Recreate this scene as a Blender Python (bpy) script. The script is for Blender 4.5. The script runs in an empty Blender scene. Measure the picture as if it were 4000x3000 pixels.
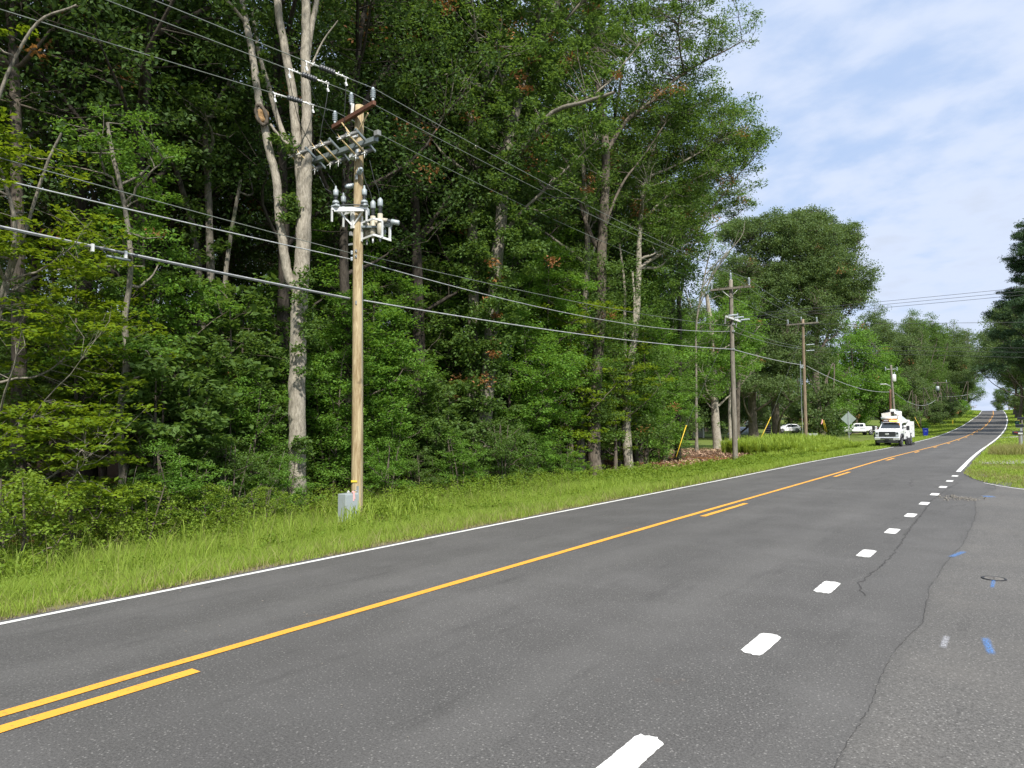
import bpy, math, random
import numpy as np
from mathutils import Vector, Matrix

# ---------------------------------------------------------------- scene, camera, sky, sun
sc = bpy.context.scene
COL = sc.collection
sc.render.engine = 'CYCLES'
sc.view_settings.view_transform = 'Standard'
sc.view_settings.look = 'None'
sc.view_settings.gamma = 1.0
sc.view_settings.exposure = 0.75
sc.render.resolution_x = 1024
sc.render.resolution_y = 768
sc.cycles.max_bounces = 7
sc.cycles.diffuse_bounces = 3
sc.cycles.glossy_bounces = 2
sc.cycles.transmission_bounces = 4
sc.cycles.transparent_max_bounces = 8

CAM = Vector((0, 0, 1.85))
FPX = 2750.0                                   # focal length in pixels of the 4000-wide photograph
CA = Vector((0.81044708, 0.58575936, -0.00784167))   # camera right
CB = Vector((0.03901928, -0.0406205, 0.99841248))    # camera up
CG = Vector((-0.58451092, 0.80946646, 0.05577667))   # view direction
CA.normalize(); CG.normalize(); CB = CA.cross(CG).normalized() * 1.0
if CB.z < 0: CB = -CB
cam = bpy.data.cameras.new('camera')
cam.sensor_width = 36.0
cam.lens = 36.0 * FPX / 4000.0
cam.clip_start = 0.05
cam.clip_end = 5000
camo = bpy.data.objects.new('camera', cam)
COL.objects.link(camo)
camo.matrix_world = Matrix(((CA.x, CB.x, -CG.x, CAM.x), (CA.y, CB.y, -CG.y, CAM.y), (CA.z, CB.z, -CG.z, CAM.z), (0, 0, 0, 1)))
sc.camera = camo

SUN_DIR = Vector((0.74, -0.62, 1.02)).normalized()     # towards the sun
sl = bpy.data.lights.new('sun', 'SUN')
sl.energy = 4.3
sl.angle = math.radians(2.5)
sl.color = (1.0, 0.95, 0.87)
so = bpy.data.objects.new('sun', sl)
COL.objects.link(so)
so.rotation_euler = SUN_DIR.to_track_quat('Z', 'Y').to_euler()

w = bpy.data.worlds.new('World'); sc.world = w
w.use_nodes = True
nt = w.node_tree; N = nt.nodes; L = nt.links
N.clear()
out = N.new('ShaderNodeOutputWorld'); bg = N.new('ShaderNodeBackground')
sky = N.new('ShaderNodeTexSky'); sky.sky_type = 'NISHITA'; sky.sun_disc = False
sky.sun_elevation = math.asin(SUN_DIR.z)
sky.sun_rotation = math.atan2(SUN_DIR.x, SUN_DIR.y)
sky.air_density = 1.2; sky.dust_density = 1.2
tc = N.new('ShaderNodeTexCoord')
# clouds: noise on the direction projected to a high flat layer
sx = N.new('ShaderNodeSeparateXYZ'); L.new(tc.outputs['Generated'], sx.inputs[0])
mz = N.new('ShaderNodeMath'); mz.operation = 'MAXIMUM'; L.new(sx.outputs[2], mz.inputs[0]); mz.inputs[1].default_value = 0.0
az = N.new('ShaderNodeMath'); az.operation = 'ADD'; L.new(mz.outputs[0], az.inputs[0]); az.inputs[1].default_value = 0.32
dx = N.new('ShaderNodeMath'); dx.operation = 'DIVIDE'; L.new(sx.outputs[0], dx.inputs[0]); L.new(az.outputs[0], dx.inputs[1])
dy = N.new('ShaderNodeMath'); dy.operation = 'DIVIDE'; L.new(sx.outputs[1], dy.inputs[0]); L.new(az.outputs[0], dy.inputs[1])
cx = N.new('ShaderNodeCombineXYZ'); L.new(dx.outputs[0], cx.inputs[0]); L.new(dy.outputs[0], cx.inputs[1])
mp = N.new('ShaderNodeMapping'); mp.inputs['Rotation'].default_value = (0, 0, math.radians(25)); mp.inputs['Scale'].default_value = (1.0, 1.35, 1.0)
mp.inputs['Location'].default_value = (3.1, 1.4, 0)
L.new(cx.outputs[0], mp.inputs[0])
n1 = N.new('ShaderNodeTexNoise'); n1.inputs['Scale'].default_value = 5.5; n1.inputs['Detail'].default_value = 8; n1.inputs['Roughness'].default_value = 0.55
n1.inputs['Distortion'].default_value = 0.15
L.new(mp.outputs[0], n1.inputs['Vector'])
n2 = N.new('ShaderNodeTexNoise'); n2.inputs['Scale'].default_value = 1.3; n2.inputs['Detail'].default_value = 4
L.new(mp.outputs[0], n2.inputs['Vector'])
ad = N.new('ShaderNodeMath'); ad.operation = 'ADD'; L.new(n1.outputs[0], ad.inputs[0]); L.new(n2.outputs[0], ad.inputs[1])
cr = N.new('ShaderNodeMapRange'); cr.inputs['From Min'].default_value = 0.76; cr.inputs['From Max'].default_value = 1.10
cr.inputs['To Min'].default_value = 0.36; cr.inputs['To Max'].default_value = 0.95
cr.interpolation_type = 'SMOOTHSTEP'
L.new(ad.outputs[0], cr.inputs['Value'])
# grey undersides in the thickest cloud
gr = N.new('ShaderNodeMapRange'); gr.inputs['From Min'].default_value = 1.12; gr.inputs['From Max'].default_value = 1.4
L.new(ad.outputs[0], gr.inputs['Value'])
cc = N.new('ShaderNodeMix'); cc.data_type = 'RGBA'
cc.inputs[6].default_value = (4.75, 5.35, 6.6, 1); cc.inputs[7].default_value = (4.2, 4.65, 5.5, 1)
L.new(gr.outputs[0], cc.inputs[0])
mx = N.new('ShaderNodeMix'); mx.data_type = 'RGBA'
hb = N.new('ShaderNodeMix'); hb.data_type = 'RGBA'; hb.inputs[0].default_value = .75; hb.inputs[7].default_value = (2.6, 3.9, 6.4, 1); L.new(sky.outputs[0], hb.inputs[6])
L.new(cr.outputs[0], mx.inputs[0]); L.new(hb.outputs[2], mx.inputs[6]); L.new(cc.outputs[2], mx.inputs[7])
L.new(mx.outputs[2], bg.inputs[0]); bg.inputs[1].default_value = 0.092
L.new(bg.outputs[0], out.inputs[0])

R = math.radians
rng = np.random.default_rng(7)
random.seed(7)

def at(px, py, depth):
    """point whose picture is (px, py) in the 4000x3000 photograph at the given depth in metres"""
    return CAM + (CG + CA * ((px - 2000) / FPX) - CB * ((py - 1500) / FPX)) * depth
def atx(px, X):
    """ground position in the direction of picture column px where world x = X"""
    d = CG + CA * ((px - 2000) / FPX)
    return d * (X / d.x)

# ---------------------------------------------------------------- terrain and road profile
KN = np.array([-300, -40., 0, 12, 25, 40, 55, 70, 90, 110, 135, 160, 190, 220, 250, 290, 330, 370, 420, 500, 700, 1200])
KX = np.array([-5.4, -5.41, -5.42, -5.41, -5.45, -5.6, -5.76, -5.76, -5.71, -5.68, -5.58, -5.68, -5.95, -6.42, -6.95, -7.9, -9.0, -10.13, -12, -17, -36, -110])
KZ = np.array([0.5, 0.04, 0, 0, -.03, -.07, -.2, -.28, -.28, -.17, .28, .82, 1.65, 2.4, 3.05, 4.2, 5.2, 5.6, 5.2, 2.5, -5, -18])
def _spl(k, v, x):
    x = np.asarray(x, float)
    m = np.gradient(v, k); i = np.clip(np.searchsorted(k, x) - 1, 0, len(k) - 2)
    h = k[i + 1] - k[i]; t = np.clip((x - k[i]) / h, 0, 1)
    return (2*t**3-3*t*t+1)*v[i]+(t**3-2*t*t+t)*h*m[i]+(-2*t**3+3*t*t)*v[i+1]+(t**3-t*t)*h*m[i+1]
def XC(y): return _spl(KN, KX, y)
def ZC(y): return _spl(KN, KZ, y)
def WL(y): return np.interp(y, [0, 30, 80], [3.3, 3.3, 3.4])
def WR(y): return np.interp(y, [0, 30, 80], [3.56, 3.56, 3.4])
def DR(y): return np.interp(y, [0, 60, 200], [.2, .2, 0.0])
def road_z(x, y):
    s = np.asarray(x) - XC(y)
    return ZC(y) - np.where(s < 0, DR(y) * np.clip(-s / 3.3, 0, 1.12), 0.0)
def side_edge(x):
    """y of the far edge of the side road as a function of x"""
    return np.interp(x, [-1.9, -1.73, -1.32, -.94, -.61, 0, 1.5, 5, 20, 60], [30.4, 29.4, 26.8, 25.4, 24.6, 23.55, 22.4, 21.2, 19.0, 15.0])
def H(x, y):
    """ground height away from the pavement"""
    x = np.asarray(x, float); y = np.asarray(y, float)
    s = x - XC(y)
    k = np.interp(y, [0, 35, 45, 62, 80, 100, 130, 165, 250], [1, 1, .75, .12, .25, .5, 1.2, .3, .0])
    t = np.clip(-s - 3.55, 0, None)
    left = ZC(y) - DR(y) - np.interp(t, [0, .4, 1.5, 3, 5.2, 8, 12, 30], [0.03, .05, .22, .4, .52, .5, .5, .45]) * k
    left = left + np.interp(y, [135, 175, 300], [0, .05, .07]) * np.clip(t, 0, 30) * .8
    left = left + np.interp(t, [20, 60, 200], [0, .8, 5]) * np.interp(y, [60, 140], [1, .3])
    u = np.clip(s - 3.6, 0, None)
    kk = np.interp(y, [22, 32, 60], [0.0, .3, 1])
    right = ZC(y) + np.interp(u, [0, 1, 3, 10, 60, 200], [-.01, .02, .14, .55, 1.8, 4]) * kk
    bump = .03 * np.sin(x * 1.3 + y * .7) + .03 * np.sin(x * .6 - y * 1.1)
    return np.where(s < 0, left, right) + bump * np.clip(np.abs(s) - 4.2, 0, 1) * np.where((s > 0) & (y < side_edge(x)), 0, 1)

# ---------------------------------------------------------------- object helpers
def tag(o, label=None, cat=None, group=None, kind=None):
    if label: o['label'] = label
    if cat: o['category'] = cat
    if group: o['group'] = group
    if kind: o['kind'] = kind
    return o
def empty(name, loc=(0, 0, 0), rotz=0.0, label=None, cat=None, group=None, kind=None):
    o = bpy.data.objects.new(name, None); COL.objects.link(o)
    o.empty_display_size = .2
    o.location = loc; o.rotation_euler = (0, 0, rotz)
    return tag(o, label, cat, group, kind)
def link_mesh(name, me, parent=None):
    o = bpy.data.objects.new(name, me); COL.objects.link(o)
    if parent is not None: o.parent = parent
    return o
def np_mesh(name, V, Fq, mats, mi=None, smooth=False):
    """fast mesh: V (n,3), Fq (m,k) with constant k"""
    V = np.asarray(V, np.float32); Fq = np.asarray(Fq, np.int32)
    me = bpy.data.meshes.new(name)
    m, k = Fq.shape
    me.vertices.add(len(V)); me.vertices.foreach_set('co', V.ravel())
    me.loops.add(m * k); me.loops.foreach_set('vertex_index', Fq.ravel())
    me.polygons.add(m)
    me.polygons.foreach_set('loop_start', np.arange(0, m * k, k, dtype=np.int32))
    me.polygons.foreach_set('loop_total', np.full(m, k, np.int32))
    for mt in mats: me.materials.append(mt)
    if mi is not None: me.polygons.foreach_set('material_index', np.asarray(mi, np.int32))
    if smooth: me.polygons.foreach_set('use_smooth', np.ones(m, bool))
    me.update(calc_edges=True)
    return me

class MB:
    """collects shapes; build() links them as one mesh object"""
    def __init__(s): s.v = []; s.f = []; s.sm = []
    def add(s, vs, fs, smooth=False):
        o = len(s.v); s.v += [tuple(p) for p in vs]; s.f += [tuple(i + o for i in f) for f in fs]; s.sm += [smooth] * len(fs)
        return s
    def box(s, c, d, rot=None, bev=0.0, taper=None):
        hx, hy, hz = d[0] / 2, d[1] / 2, d[2] / 2
        M = rot if rot is not None else Matrix.Identity(3)
        c = Vector(c)
        if bev <= 0:
            vs = [Vector((sx * hx, sy * hy, sz * hz)) for sz in (-1, 1) for sy in (-1, 1) for sx in (-1, 1)]
            if taper:
                for v in vs:
                    if v.z > 0: v.x *= taper[0]; v.y *= taper[1]
            fs = [(0, 2, 3, 1), (4, 5, 7, 6), (0, 1, 5, 4), (2, 6, 7, 3), (0, 4, 6, 2), (1, 3, 7, 5)]
            return s.add([c + M @ v for v in vs], fs)
        b = min(bev, hx * .9, hy * .9, hz * .9)
        rings = []
        for z, i in ((-hz, b), (-hz + b, 0), (hz - b, 0), (hz, b)):
            x, y = hx - i, hy - i
            q = b * .5
            tx, ty = (taper if (taper and z > 0) else (1, 1))
            rings.append([c + M @ Vector((px * tx, py * ty, z)) for px, py in ((-x + b, -y), (x - b, -y), (x, -y + b), (x, y - b), (x - b, y), (-x + b, y), (-x, y - b), (-x, -y + b))])
        vs = [p for r in rings for p in r]; fs = [tuple(reversed(range(8))), tuple(range(24, 32))]
        for r in range(3):
            for i in range(8):
                j = (i + 1) % 8; fs.append((r * 8 + i, r * 8 + j, r * 8 + 8 + j, r * 8 + 8 + i))
        return s.add(vs, fs)
    def tube(s, pts, rad, n=8, caps=True, smooth=True):
        pts = [Vector(p) for p in pts]
        if not hasattr(rad, '__len__'): rad = [rad] * len(pts)
        vs = []; fs = []
        ref = None
        for i, p in enumerate(pts):
            t = (pts[min(i + 1, len(pts) - 1)] - pts[max(i - 1, 0)])
            if t.length < 1e-9: t = Vector((0, 0, 1))
            t.normalize()
            if ref is None: ref = Vector((1, 0, 0)) if abs(t.x) < .8 else Vector((0, 1, 0))
            a = ref - t * ref.dot(t); a.normalize(); ref = a; b = t.cross(a)
            for k in range(n):
                an = 2 * math.pi * k / n
                vs.append(p + (a * math.cos(an) + b * math.sin(an)) * rad[i])
        for i in range(len(pts) - 1):
            for k in range(n):
                k2 = (k + 1) % n
                fs.append((i * n + k, i * n + k2, i * n + n + k2, i * n + n + k))
        o = len(s.v); s.add(vs, fs, smooth)
        if caps:
            s.f += [tuple(o + i for i in reversed(range(n))), tuple(o + (len(pts) - 1) * n + i for i in range(n))]; s.sm += [False, False]
        return s
    def rod(s, a, b, r, n=8): return s.tube([a, b], r, n)
    def lathe(s, base, axis, prof, n=14):
        """prof: (distance along axis, radius) pairs"""
        base = Vector(base); axis = Vector(axis).normalized()
        return s.tube_l(base, axis, prof, n)
    def tube_l(s, base, axis, prof, n):
        a = Vector((1, 0, 0)) if abs(axis.x) < .8 else Vector((0, 1, 0))
        a = (a - axis * a.dot(axis)).normalized(); b = axis.cross(a)
        vs = []; fs = []
        for (h, r) in prof:
            for k in range(n):
                an = 2 * math.pi * k / n
                vs.append(base + axis * h + (a * math.cos(an) + b * math.sin(an)) * max(r, 1e-4))
        for i in range(len(prof) - 1):
            for k in range(n):
                k2 = (k + 1) % n; fs.append((i * n + k, i * n + k2, i * n + n + k2, i * n + n + k))
        o = len(s.v); s.add(vs, fs, True)
        s.f += [tuple(o + i for i in reversed(range(n))), tuple(o + (len(prof) - 1) * n + i for i in range(n))]; s.sm += [False, False]
        return s
    def ribs(s, base, axis, length, r0, r1, nr, n=12):
        """ribbed insulator body"""
        pr = [(0, r0)]
        for i in range(nr):
            h = length * (i + .15) / nr
            pr += [(h, r0), (h + length / nr * .35, r1), (h + length / nr * .5, r1), (h + length / nr * .62, r0)]
        pr.append((length, r0))
        return s.lathe(base, axis, pr, n)
    def prism(s, outline, y0, y1, axis='y', off=(0, 0, 0)):
        """closed 2-D outline (a, b) extruded; axis y -> (a, y, b), axis x -> (x, a, b), axis z -> (a, b, z)"""
        n = len(outline); o = Vector(off)
        def P(a, b, t): return o + Vector({'y': (a, t, b), 'x': (t, a, b), 'z': (a, b, t)}[axis])
        vs = [P(a, b, y0) for a, b in outline] + [P(a, b, y1) for a, b in outline]
        fs = [tuple(reversed(range(n))), tuple(range(n, 2 * n))] + [(i, (i + 1) % n, n + (i + 1) % n, n + i) for i in range(n)]
        return s.add(vs, fs)
    def build(s, name, mat, parent=None, M=None):
        me = bpy.data.meshes.new(name)
        vs = s.v if M is None else [tuple(M @ Vector(v)) for v in s.v]
        me.from_pydata(vs, [], s.f)
        me.polygons.foreach_set('use_smooth', s.sm)
        me.materials.append(mat); me.update()
        import bmesh
        b = bmesh.new(); b.from_mesh(me); bmesh.ops.recalc_face_normals(b, faces=b.faces); b.to_mesh(me); b.free()
        return link_mesh(name, me, parent)

# ---------------------------------------------------------------- materials
def new_mat(name):
    m = bpy.data.materials.new(name); m.use_nodes = True
    t = m.node_tree; p = t.nodes['Principled BSDF']
    return m, t, p
def nd(t, ty, **kw):
    n = t.nodes.new(ty)
    for k, v in kw.items():
        if k in n.inputs: n.inputs[k].default_value = v
        else: setattr(n, k, v)
    return n
def mixc(t, fac, a, b):
    m = t.nodes.new('ShaderNodeMix'); m.data_type = 'RGBA'
    for sock, v in ((0, fac), (6, a), (7, b)):
        if isinstance(v, (tuple, list)): m.inputs[sock].default_value = (*v, 1) if len(v) == 3 else v
        elif isinstance(v, (int, float)): m.inputs[sock].default_value = v
        else: t.links.new(v, m.inputs[sock])
    return m.outputs[2]
def ramp(t, src, lo, hi, a=0.0, b=1.0):
    m = t.nodes.new('ShaderNodeMapRange'); t.links.new(src, m.inputs['Value'])
    m.inputs['From Min'].default_value = lo; m.inputs['From Max'].default_value = hi
    m.inputs['To Min'].default_value = a; m.inputs['To Max'].default_value = b
    return m.outputs[0]
def noise(t, scale, detail=4, vec=None, rough=.55, dist=0.0):
    n = nd(t, 'ShaderNodeTexNoise', Scale=scale, Detail=detail, Roughness=rough, Distortion=dist)
    if vec is not None: t.links.new(vec, n.inputs['Vector'])
    return n.outputs[0]
def pos(t, sc=(1, 1, 1), obj=False):
    if obj: g = t.nodes.new('ShaderNodeTexCoord').outputs['Object']
    else: g = t.nodes.new('ShaderNodeNewGeometry').outputs['Position']
    m = t.nodes.new('ShaderNodeMapping'); m.inputs['Scale'].default_value = sc
    t.links.new(g, m.inputs[0]); return m.outputs[0]
def bump(t, p, h, st=.3, dist=.02):
    b = nd(t, 'ShaderNodeBump', Strength=st, Distance=dist); t.links.new(h, b.inputs['Height']); t.links.new(b.outputs[0], p.inputs['Normal'])
def math_(t, op, a, b):
    m = t.nodes.new('ShaderNodeMath'); m.operation = op
    for i, v in enumerate((a, b)):
        if isinstance(v, (int, float)): m.inputs[i].default_value = v
        else: t.links.new(v, m.inputs[i])
    return m.outputs[0]
def simple(name, col, rough=.6, metal=0.0, var=.12, scale=6.0, spec=.5, dirt=None):
    m, t, p = new_mat(name)
    v = pos(t, obj=True)
    n = noise(t, scale, 5, v)
    a = tuple(c * (1 - var) for c in col); b = tuple(min(1, c * (1 + var)) for c in col)
    c = mixc(t, ramp(t, n, .3, .7), a, b)
    if dirt:
        n2 = noise(t, scale * .4, 6, v, .7)
        c = mixc(t, ramp(t, n2, .5, .8, 0, .5), c, dirt)
    t.links.new(c, p.inputs['Base Color'])
    p.inputs['Roughness'].default_value = rough; p.inputs['Metallic'].default_value = metal
    p.inputs['Specular IOR Level'].default_value = spec
    return m
def emis(name, col, st):
    m, t, p = new_mat(name)
    p.inputs['Base Color'].default_value = (*col, 1); p.inputs['Emission Color'].default_value = (*col, 1); p.inputs['Emission Strength'].default_value = st
    return m
def leaf_mat(name, dark, light, trans=.35, hue=None, clump=.35):
    m, t, p = new_mat(name)
    g = t.nodes.new('ShaderNodeNewGeometry')
    c = mixc(t, g.outputs['Random Per Island'], dark, light)
    n = noise(t, clump, 3, pos(t))
    c = mixc(t, ramp(t, n, .35, .7, 0, .75), c, hue if hue else tuple(x * 1.25 for x in light))
    t.links.new(c, p.inputs['Base Color'])
    p.inputs['Roughness'].default_value = .6; p.inputs['Specular IOR Level'].default_value = .18
    tr = t.nodes.new('ShaderNodeBsdfTranslucent')
    c2 = mixc(t, .5, c, (light[0] * 2.2, light[1] * 2.0, light[2] * .8)); t.links.new(c2, tr.inputs[0])
    mixs = t.nodes.new('ShaderNodeMixShader'); mixs.inputs[0].default_value = trans
    t.links.new(p.outputs[0], mixs.inputs[1]); t.links.new(tr.outputs[0], mixs.inputs[2])
    t.links.new(mixs.outputs[0], t.nodes['Material Output'].inputs[0])
    return m
def bark_mat(name, dark, light, vs=9.0, st=.8, moss=None):
    m, t, p = new_mat(name)
    v = pos(t, (1, 1, .22), obj=True)
    n = noise(t, vs * 1.6, 6, v, .7, .6); n2 = noise(t, vs * .35, 3, pos(t, obj=True))
    f = math_(t, 'ADD', math_(t, 'MULTIPLY', n, .75), math_(t, 'MULTIPLY', n2, .3))
    c = mixc(t, ramp(t, f, .36, .62), dark, light)
    if moss: c = mixc(t, ramp(t, noise(t, 1.4, 5, pos(t, obj=True)), .55, .72, 0, .6), c, moss)
    t.links.new(c, p.inputs['Base Color']); p.inputs['Roughness'].default_value = .9; p.inputs['Specular IOR Level'].default_value = .2
    bump(t, p, f, st, .05)
    return m

def asphalt(name, base, light, speck=.5, stains=True, wear=(.16, .155, .15)):
    m, t, p = new_mat(name)
    v = pos(t)
    fine = noise(t, 62, 4, v, .85)
    mid = noise(t, 1.1, 6, v, .6); big = noise(t, .22, 3, v)
    c = mixc(t, ramp(t, fine, .36, .68), tuple(x * .8 for x in base), tuple(x * 1.12 for x in light))
    vor = nd(t, 'ShaderNodeTexVoronoi', Scale=34.0); t.links.new(v, vor.inputs['Vector'])
    sp = math_(t, 'MULTIPLY', ramp(t, vor.outputs['Distance'], .16, .26, 1, 0), ramp(t, noise(t, 30, 2, v), .38, .52))
    c = mixc(t, math_(t, 'MULTIPLY', sp, speck), c, (.30, .29, .27))
    sx_ = t.nodes.new('ShaderNodeSeparateXYZ'); t.links.new(v, sx_.inputs[0])
    wp = math_(t, 'COSINE', math_(t, 'MULTIPLY', math_(t, 'ADD', sx_.outputs[0], 4.55), 3.6), 0)
    c = mixc(t, math_(t, 'MULTIPLY', ramp(t, wp, 0, 1, 0, .16), ramp(t, noise(t, .35, 4, pos(t, (1, .15, 1))), .35, .6)), c, (.175, .17, .16))
    st_ = noise(t, 2.2, 5, pos(t, (1.5, .22, 1)), .7)
    c = mixc(t, ramp(t, st_, .56, .72, 0, .35), c, tuple(x * .55 for x in base))
    c = mixc(t, ramp(t, mid, .42, .7, 0, .25), c, wear)
    c = mixc(t, ramp(t, big, .4, .65, 0, .25), c, tuple(x * .8 for x in base))
    if stains:
        # small dark tar spots drawn out along the lane, and brown soil stains
        sv = pos(t, (1.6, .9, 1)); vo = nd(t, 'ShaderNodeTexVoronoi', Scale=1.3); t.links.new(sv, vo.inputs['Vector'])
        dn = math_(t, 'ADD', vo.outputs['Distance'], math_(t, 'MULTIPLY', noise(t, 9, 4, v), .16))
        sm = math_(t, 'MULTIPLY', ramp(t, dn, .10, .16, .8, 0), ramp(t, noise(t, .8, 2, v), .5, .6))
        c = mixc(t, sm, c, (.02, .02, .022))
        c = mixc(t, ramp(t, noise(t, .75, 5, pos(t, (1, 1, 1)), .65), .66, .8, 0, .5), c, (.16, .10, .065))
    t.links.new(c, p.inputs['Base Color'])
    p.inputs['Roughness'].default_value = .82; p.inputs['Specular IOR Level'].default_value = .35
    bump(t, p, fine, .5, .006)
    return m
def paint(name, col, worn=(.075, .07, .065), wear=.60):
    m, t, p = new_mat(name)
    v = pos(t)
    n = noise(t, 38, 5, v, .75); n2 = noise(t, 3, 4, v)
    c = mixc(t, ramp(t, n2, .3, .75, 0, .5), col, tuple(x * .72 for x in col))
    c = mixc(t, ramp(t, noise(t, 11, 5, v, .8), .60, .78, 0, .55), c, tuple(x * .45 + .05 for x in col))
    c = mixc(t, ramp(t, n, wear, wear + .09, 0, .85), c, worn)
    t.links.new(c, p.inputs['Base Color']); p.inputs['Roughness'].default_value = .65
    bump(t, p, n, .3, .004)
    return m

M_ROAD = asphalt('asphalt', (.052, .0505, .048), (.124, .120, .114), .6)
M_SIDE = asphalt('asphalt_coarse', (.068, .0655, .061), (.158, .152, .142), .85, wear=(.18, .168, .15))
M_WHITE = paint('white_paint', (.80, .80, .76)); M_YEL = paint('yellow_paint', (.82, .385, .045), wear=.57)
M_LEAF_A = leaf_mat('leaf_oak', (.046, .094, .022), (.115, .200, .046), hue=(.105, .172, .048), trans=.42)
M_LEAF_B = leaf_mat('leaf_bright', (.062, .145, .022), (.155, .295, .048), hue=(.120, .225, .040), trans=.42)
M_LEAF_Y = leaf_mat('leaf_yellow_green', (.075, .135, .012), (.190, .270, .020), hue=(.115, .195, .018), trans=.4, clump=.8)
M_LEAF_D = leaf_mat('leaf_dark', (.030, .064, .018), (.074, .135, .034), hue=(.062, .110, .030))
M_LEAF_F = leaf_mat('leaf_far', (.052, .092, .034), (.125, .190, .064), hue=(.112, .168, .060), clump=.18)
M_LEAF_P = leaf_mat('needle_pine', (.024, .054, .028), (.062, .115, .050), hue=(.055, .095, .042), trans=.15)
M_LEAF_DEAD = leaf_mat('leaf_dead', (.22, .095, .038), (.38, .20, .095), hue=(.28, .13, .055), trans=.25)
M_GRASS = leaf_mat('grass_blade', (.135, .225, .026), (.300, .400, .066), hue=(.245, .325, .056), trans=.35, clump=.55)
M_GRASSDRY = leaf_mat('grass_dry', (.15, .17, .05), (.32, .30, .13), hue=(.22, .22, .08), trans=.3, clump=.7)
M_WEED = leaf_mat('weed_leaf', (.085, .160, .018), (.210, .300, .040), hue=(.160, .235, .032), trans=.4, clump=.9)
M_BARK = bark_mat('bark', (.040, .033, .026), (.16, .135, .108))
M_BARKL = bark_mat('bark_pale', (.135, .118, .092), (.40, .365, .30), vs=16)
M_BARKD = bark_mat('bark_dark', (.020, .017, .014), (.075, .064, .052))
M_BARKM = bark_mat('bark_mossy', (.060, .054, .044), (.27, .245, .20), vs=13, moss=(.085, .11, .05))
def wood(name, dark, light, sc=5, wavy=True):
    m, t, p = new_mat(name)
    v = pos(t, (1, 1, .09), obj=True)
    n = noise(t, sc * 2.2, 6, v, .65, 1.2); n2 = noise(t, sc * 12, 4, v, .6)
    f = math_(t, 'ADD', math_(t, 'MULTIPLY', n, .8), math_(t, 'MULTIPLY', n2, .25))
    c = mixc(t, ramp(t, f, .40, .66), dark, light)
    kn = noise(t, 2.3, 2, pos(t, obj=True)); c = mixc(t, ramp(t, kn, .68, .74, 0, .6), c, tuple(x * .4 for x in dark))
    t.links.new(c, p.inputs['Base Color']); p.inputs['Roughness'].default_value = .8
    bump(t, p, f, .35, .01)
    return m
M_POLE = wood('new_pole_wood', (.20, .135, .062), (.48, .395, .24))
M_POLEOLD = wood('old_pole_wood', (.10, .088, .07), (.25, .225, .185))
M_POLEBR = wood('brown_pole_wood', (.085, .042, .024), (.17, .085, .05))
M_ARM = wood('crossarm_wood', (.075, .030, .017), (.15, .062, .036), 6)
M_GALV = simple('galvanised_steel', (.42, .44, .45), .45, .5, .12, 8)
M_ALU = simple('painted_aluminium', (.66, .67, .66), .4, .25, .06, 5)
M_GREYPT = simple('grey_paint', (.31, .35, .365), .45, .1, .06, 4)
M_BEAM = simple('grey_beam', (.17, .20, .205), .5, .2, .08, 4)
M_PORC = simple('grey_porcelain', (.36, .41, .45), .25, 0, .08, 8, .7)
M_POLY = simple('dark_polymer', (.055, .06, .068), .45, 0, .1, 8)
M_GREYPOLY = simple('grey_polymer', (.20, .205, .20), .5, 0, .1, 8)
M_CLAMP = simple('bright_clamp', (.80, .80, .79), .35, .15, .08, 20)
M_FIBER = simple('fibreglass_tan', (.52, .40, .21), .5, 0, .12, 9)
M_BUFF = simple('buff_epoxy', (.40, .37, .29), .5, 0, .08, 7)
M_BLACK = simple('black_rubber', (.018, .018, .019), .6, 0, .2, 9)
M_WIRE = simple('aluminium_wire', (.20, .22, .20), .5, .3, .1, 3)
M_WIREDK = simple('dark_wire', (.05, .055, .055), .6, 0, .1, 3)
M_CABLE = simple('lashed_cable', (.42, .43, .44), .45, .3, .25, 7)
M_TAGY = simple('yellow_tag', (.78, .55, .05), .5)
M_TAGW = simple('white_tag', (.78, .78, .75), .5)
M_PINK = simple('pink_tape', (.85, .42, .42), .5)
M_YPLAS = simple('yellow_plastic', (.66, .45, .03), .45, 0, .1, 3)
# ---------------------------------------------------------------- the setting: ground, roads, markings
def struct(o, label=None): o['kind'] = 'structure'; return o

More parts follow.
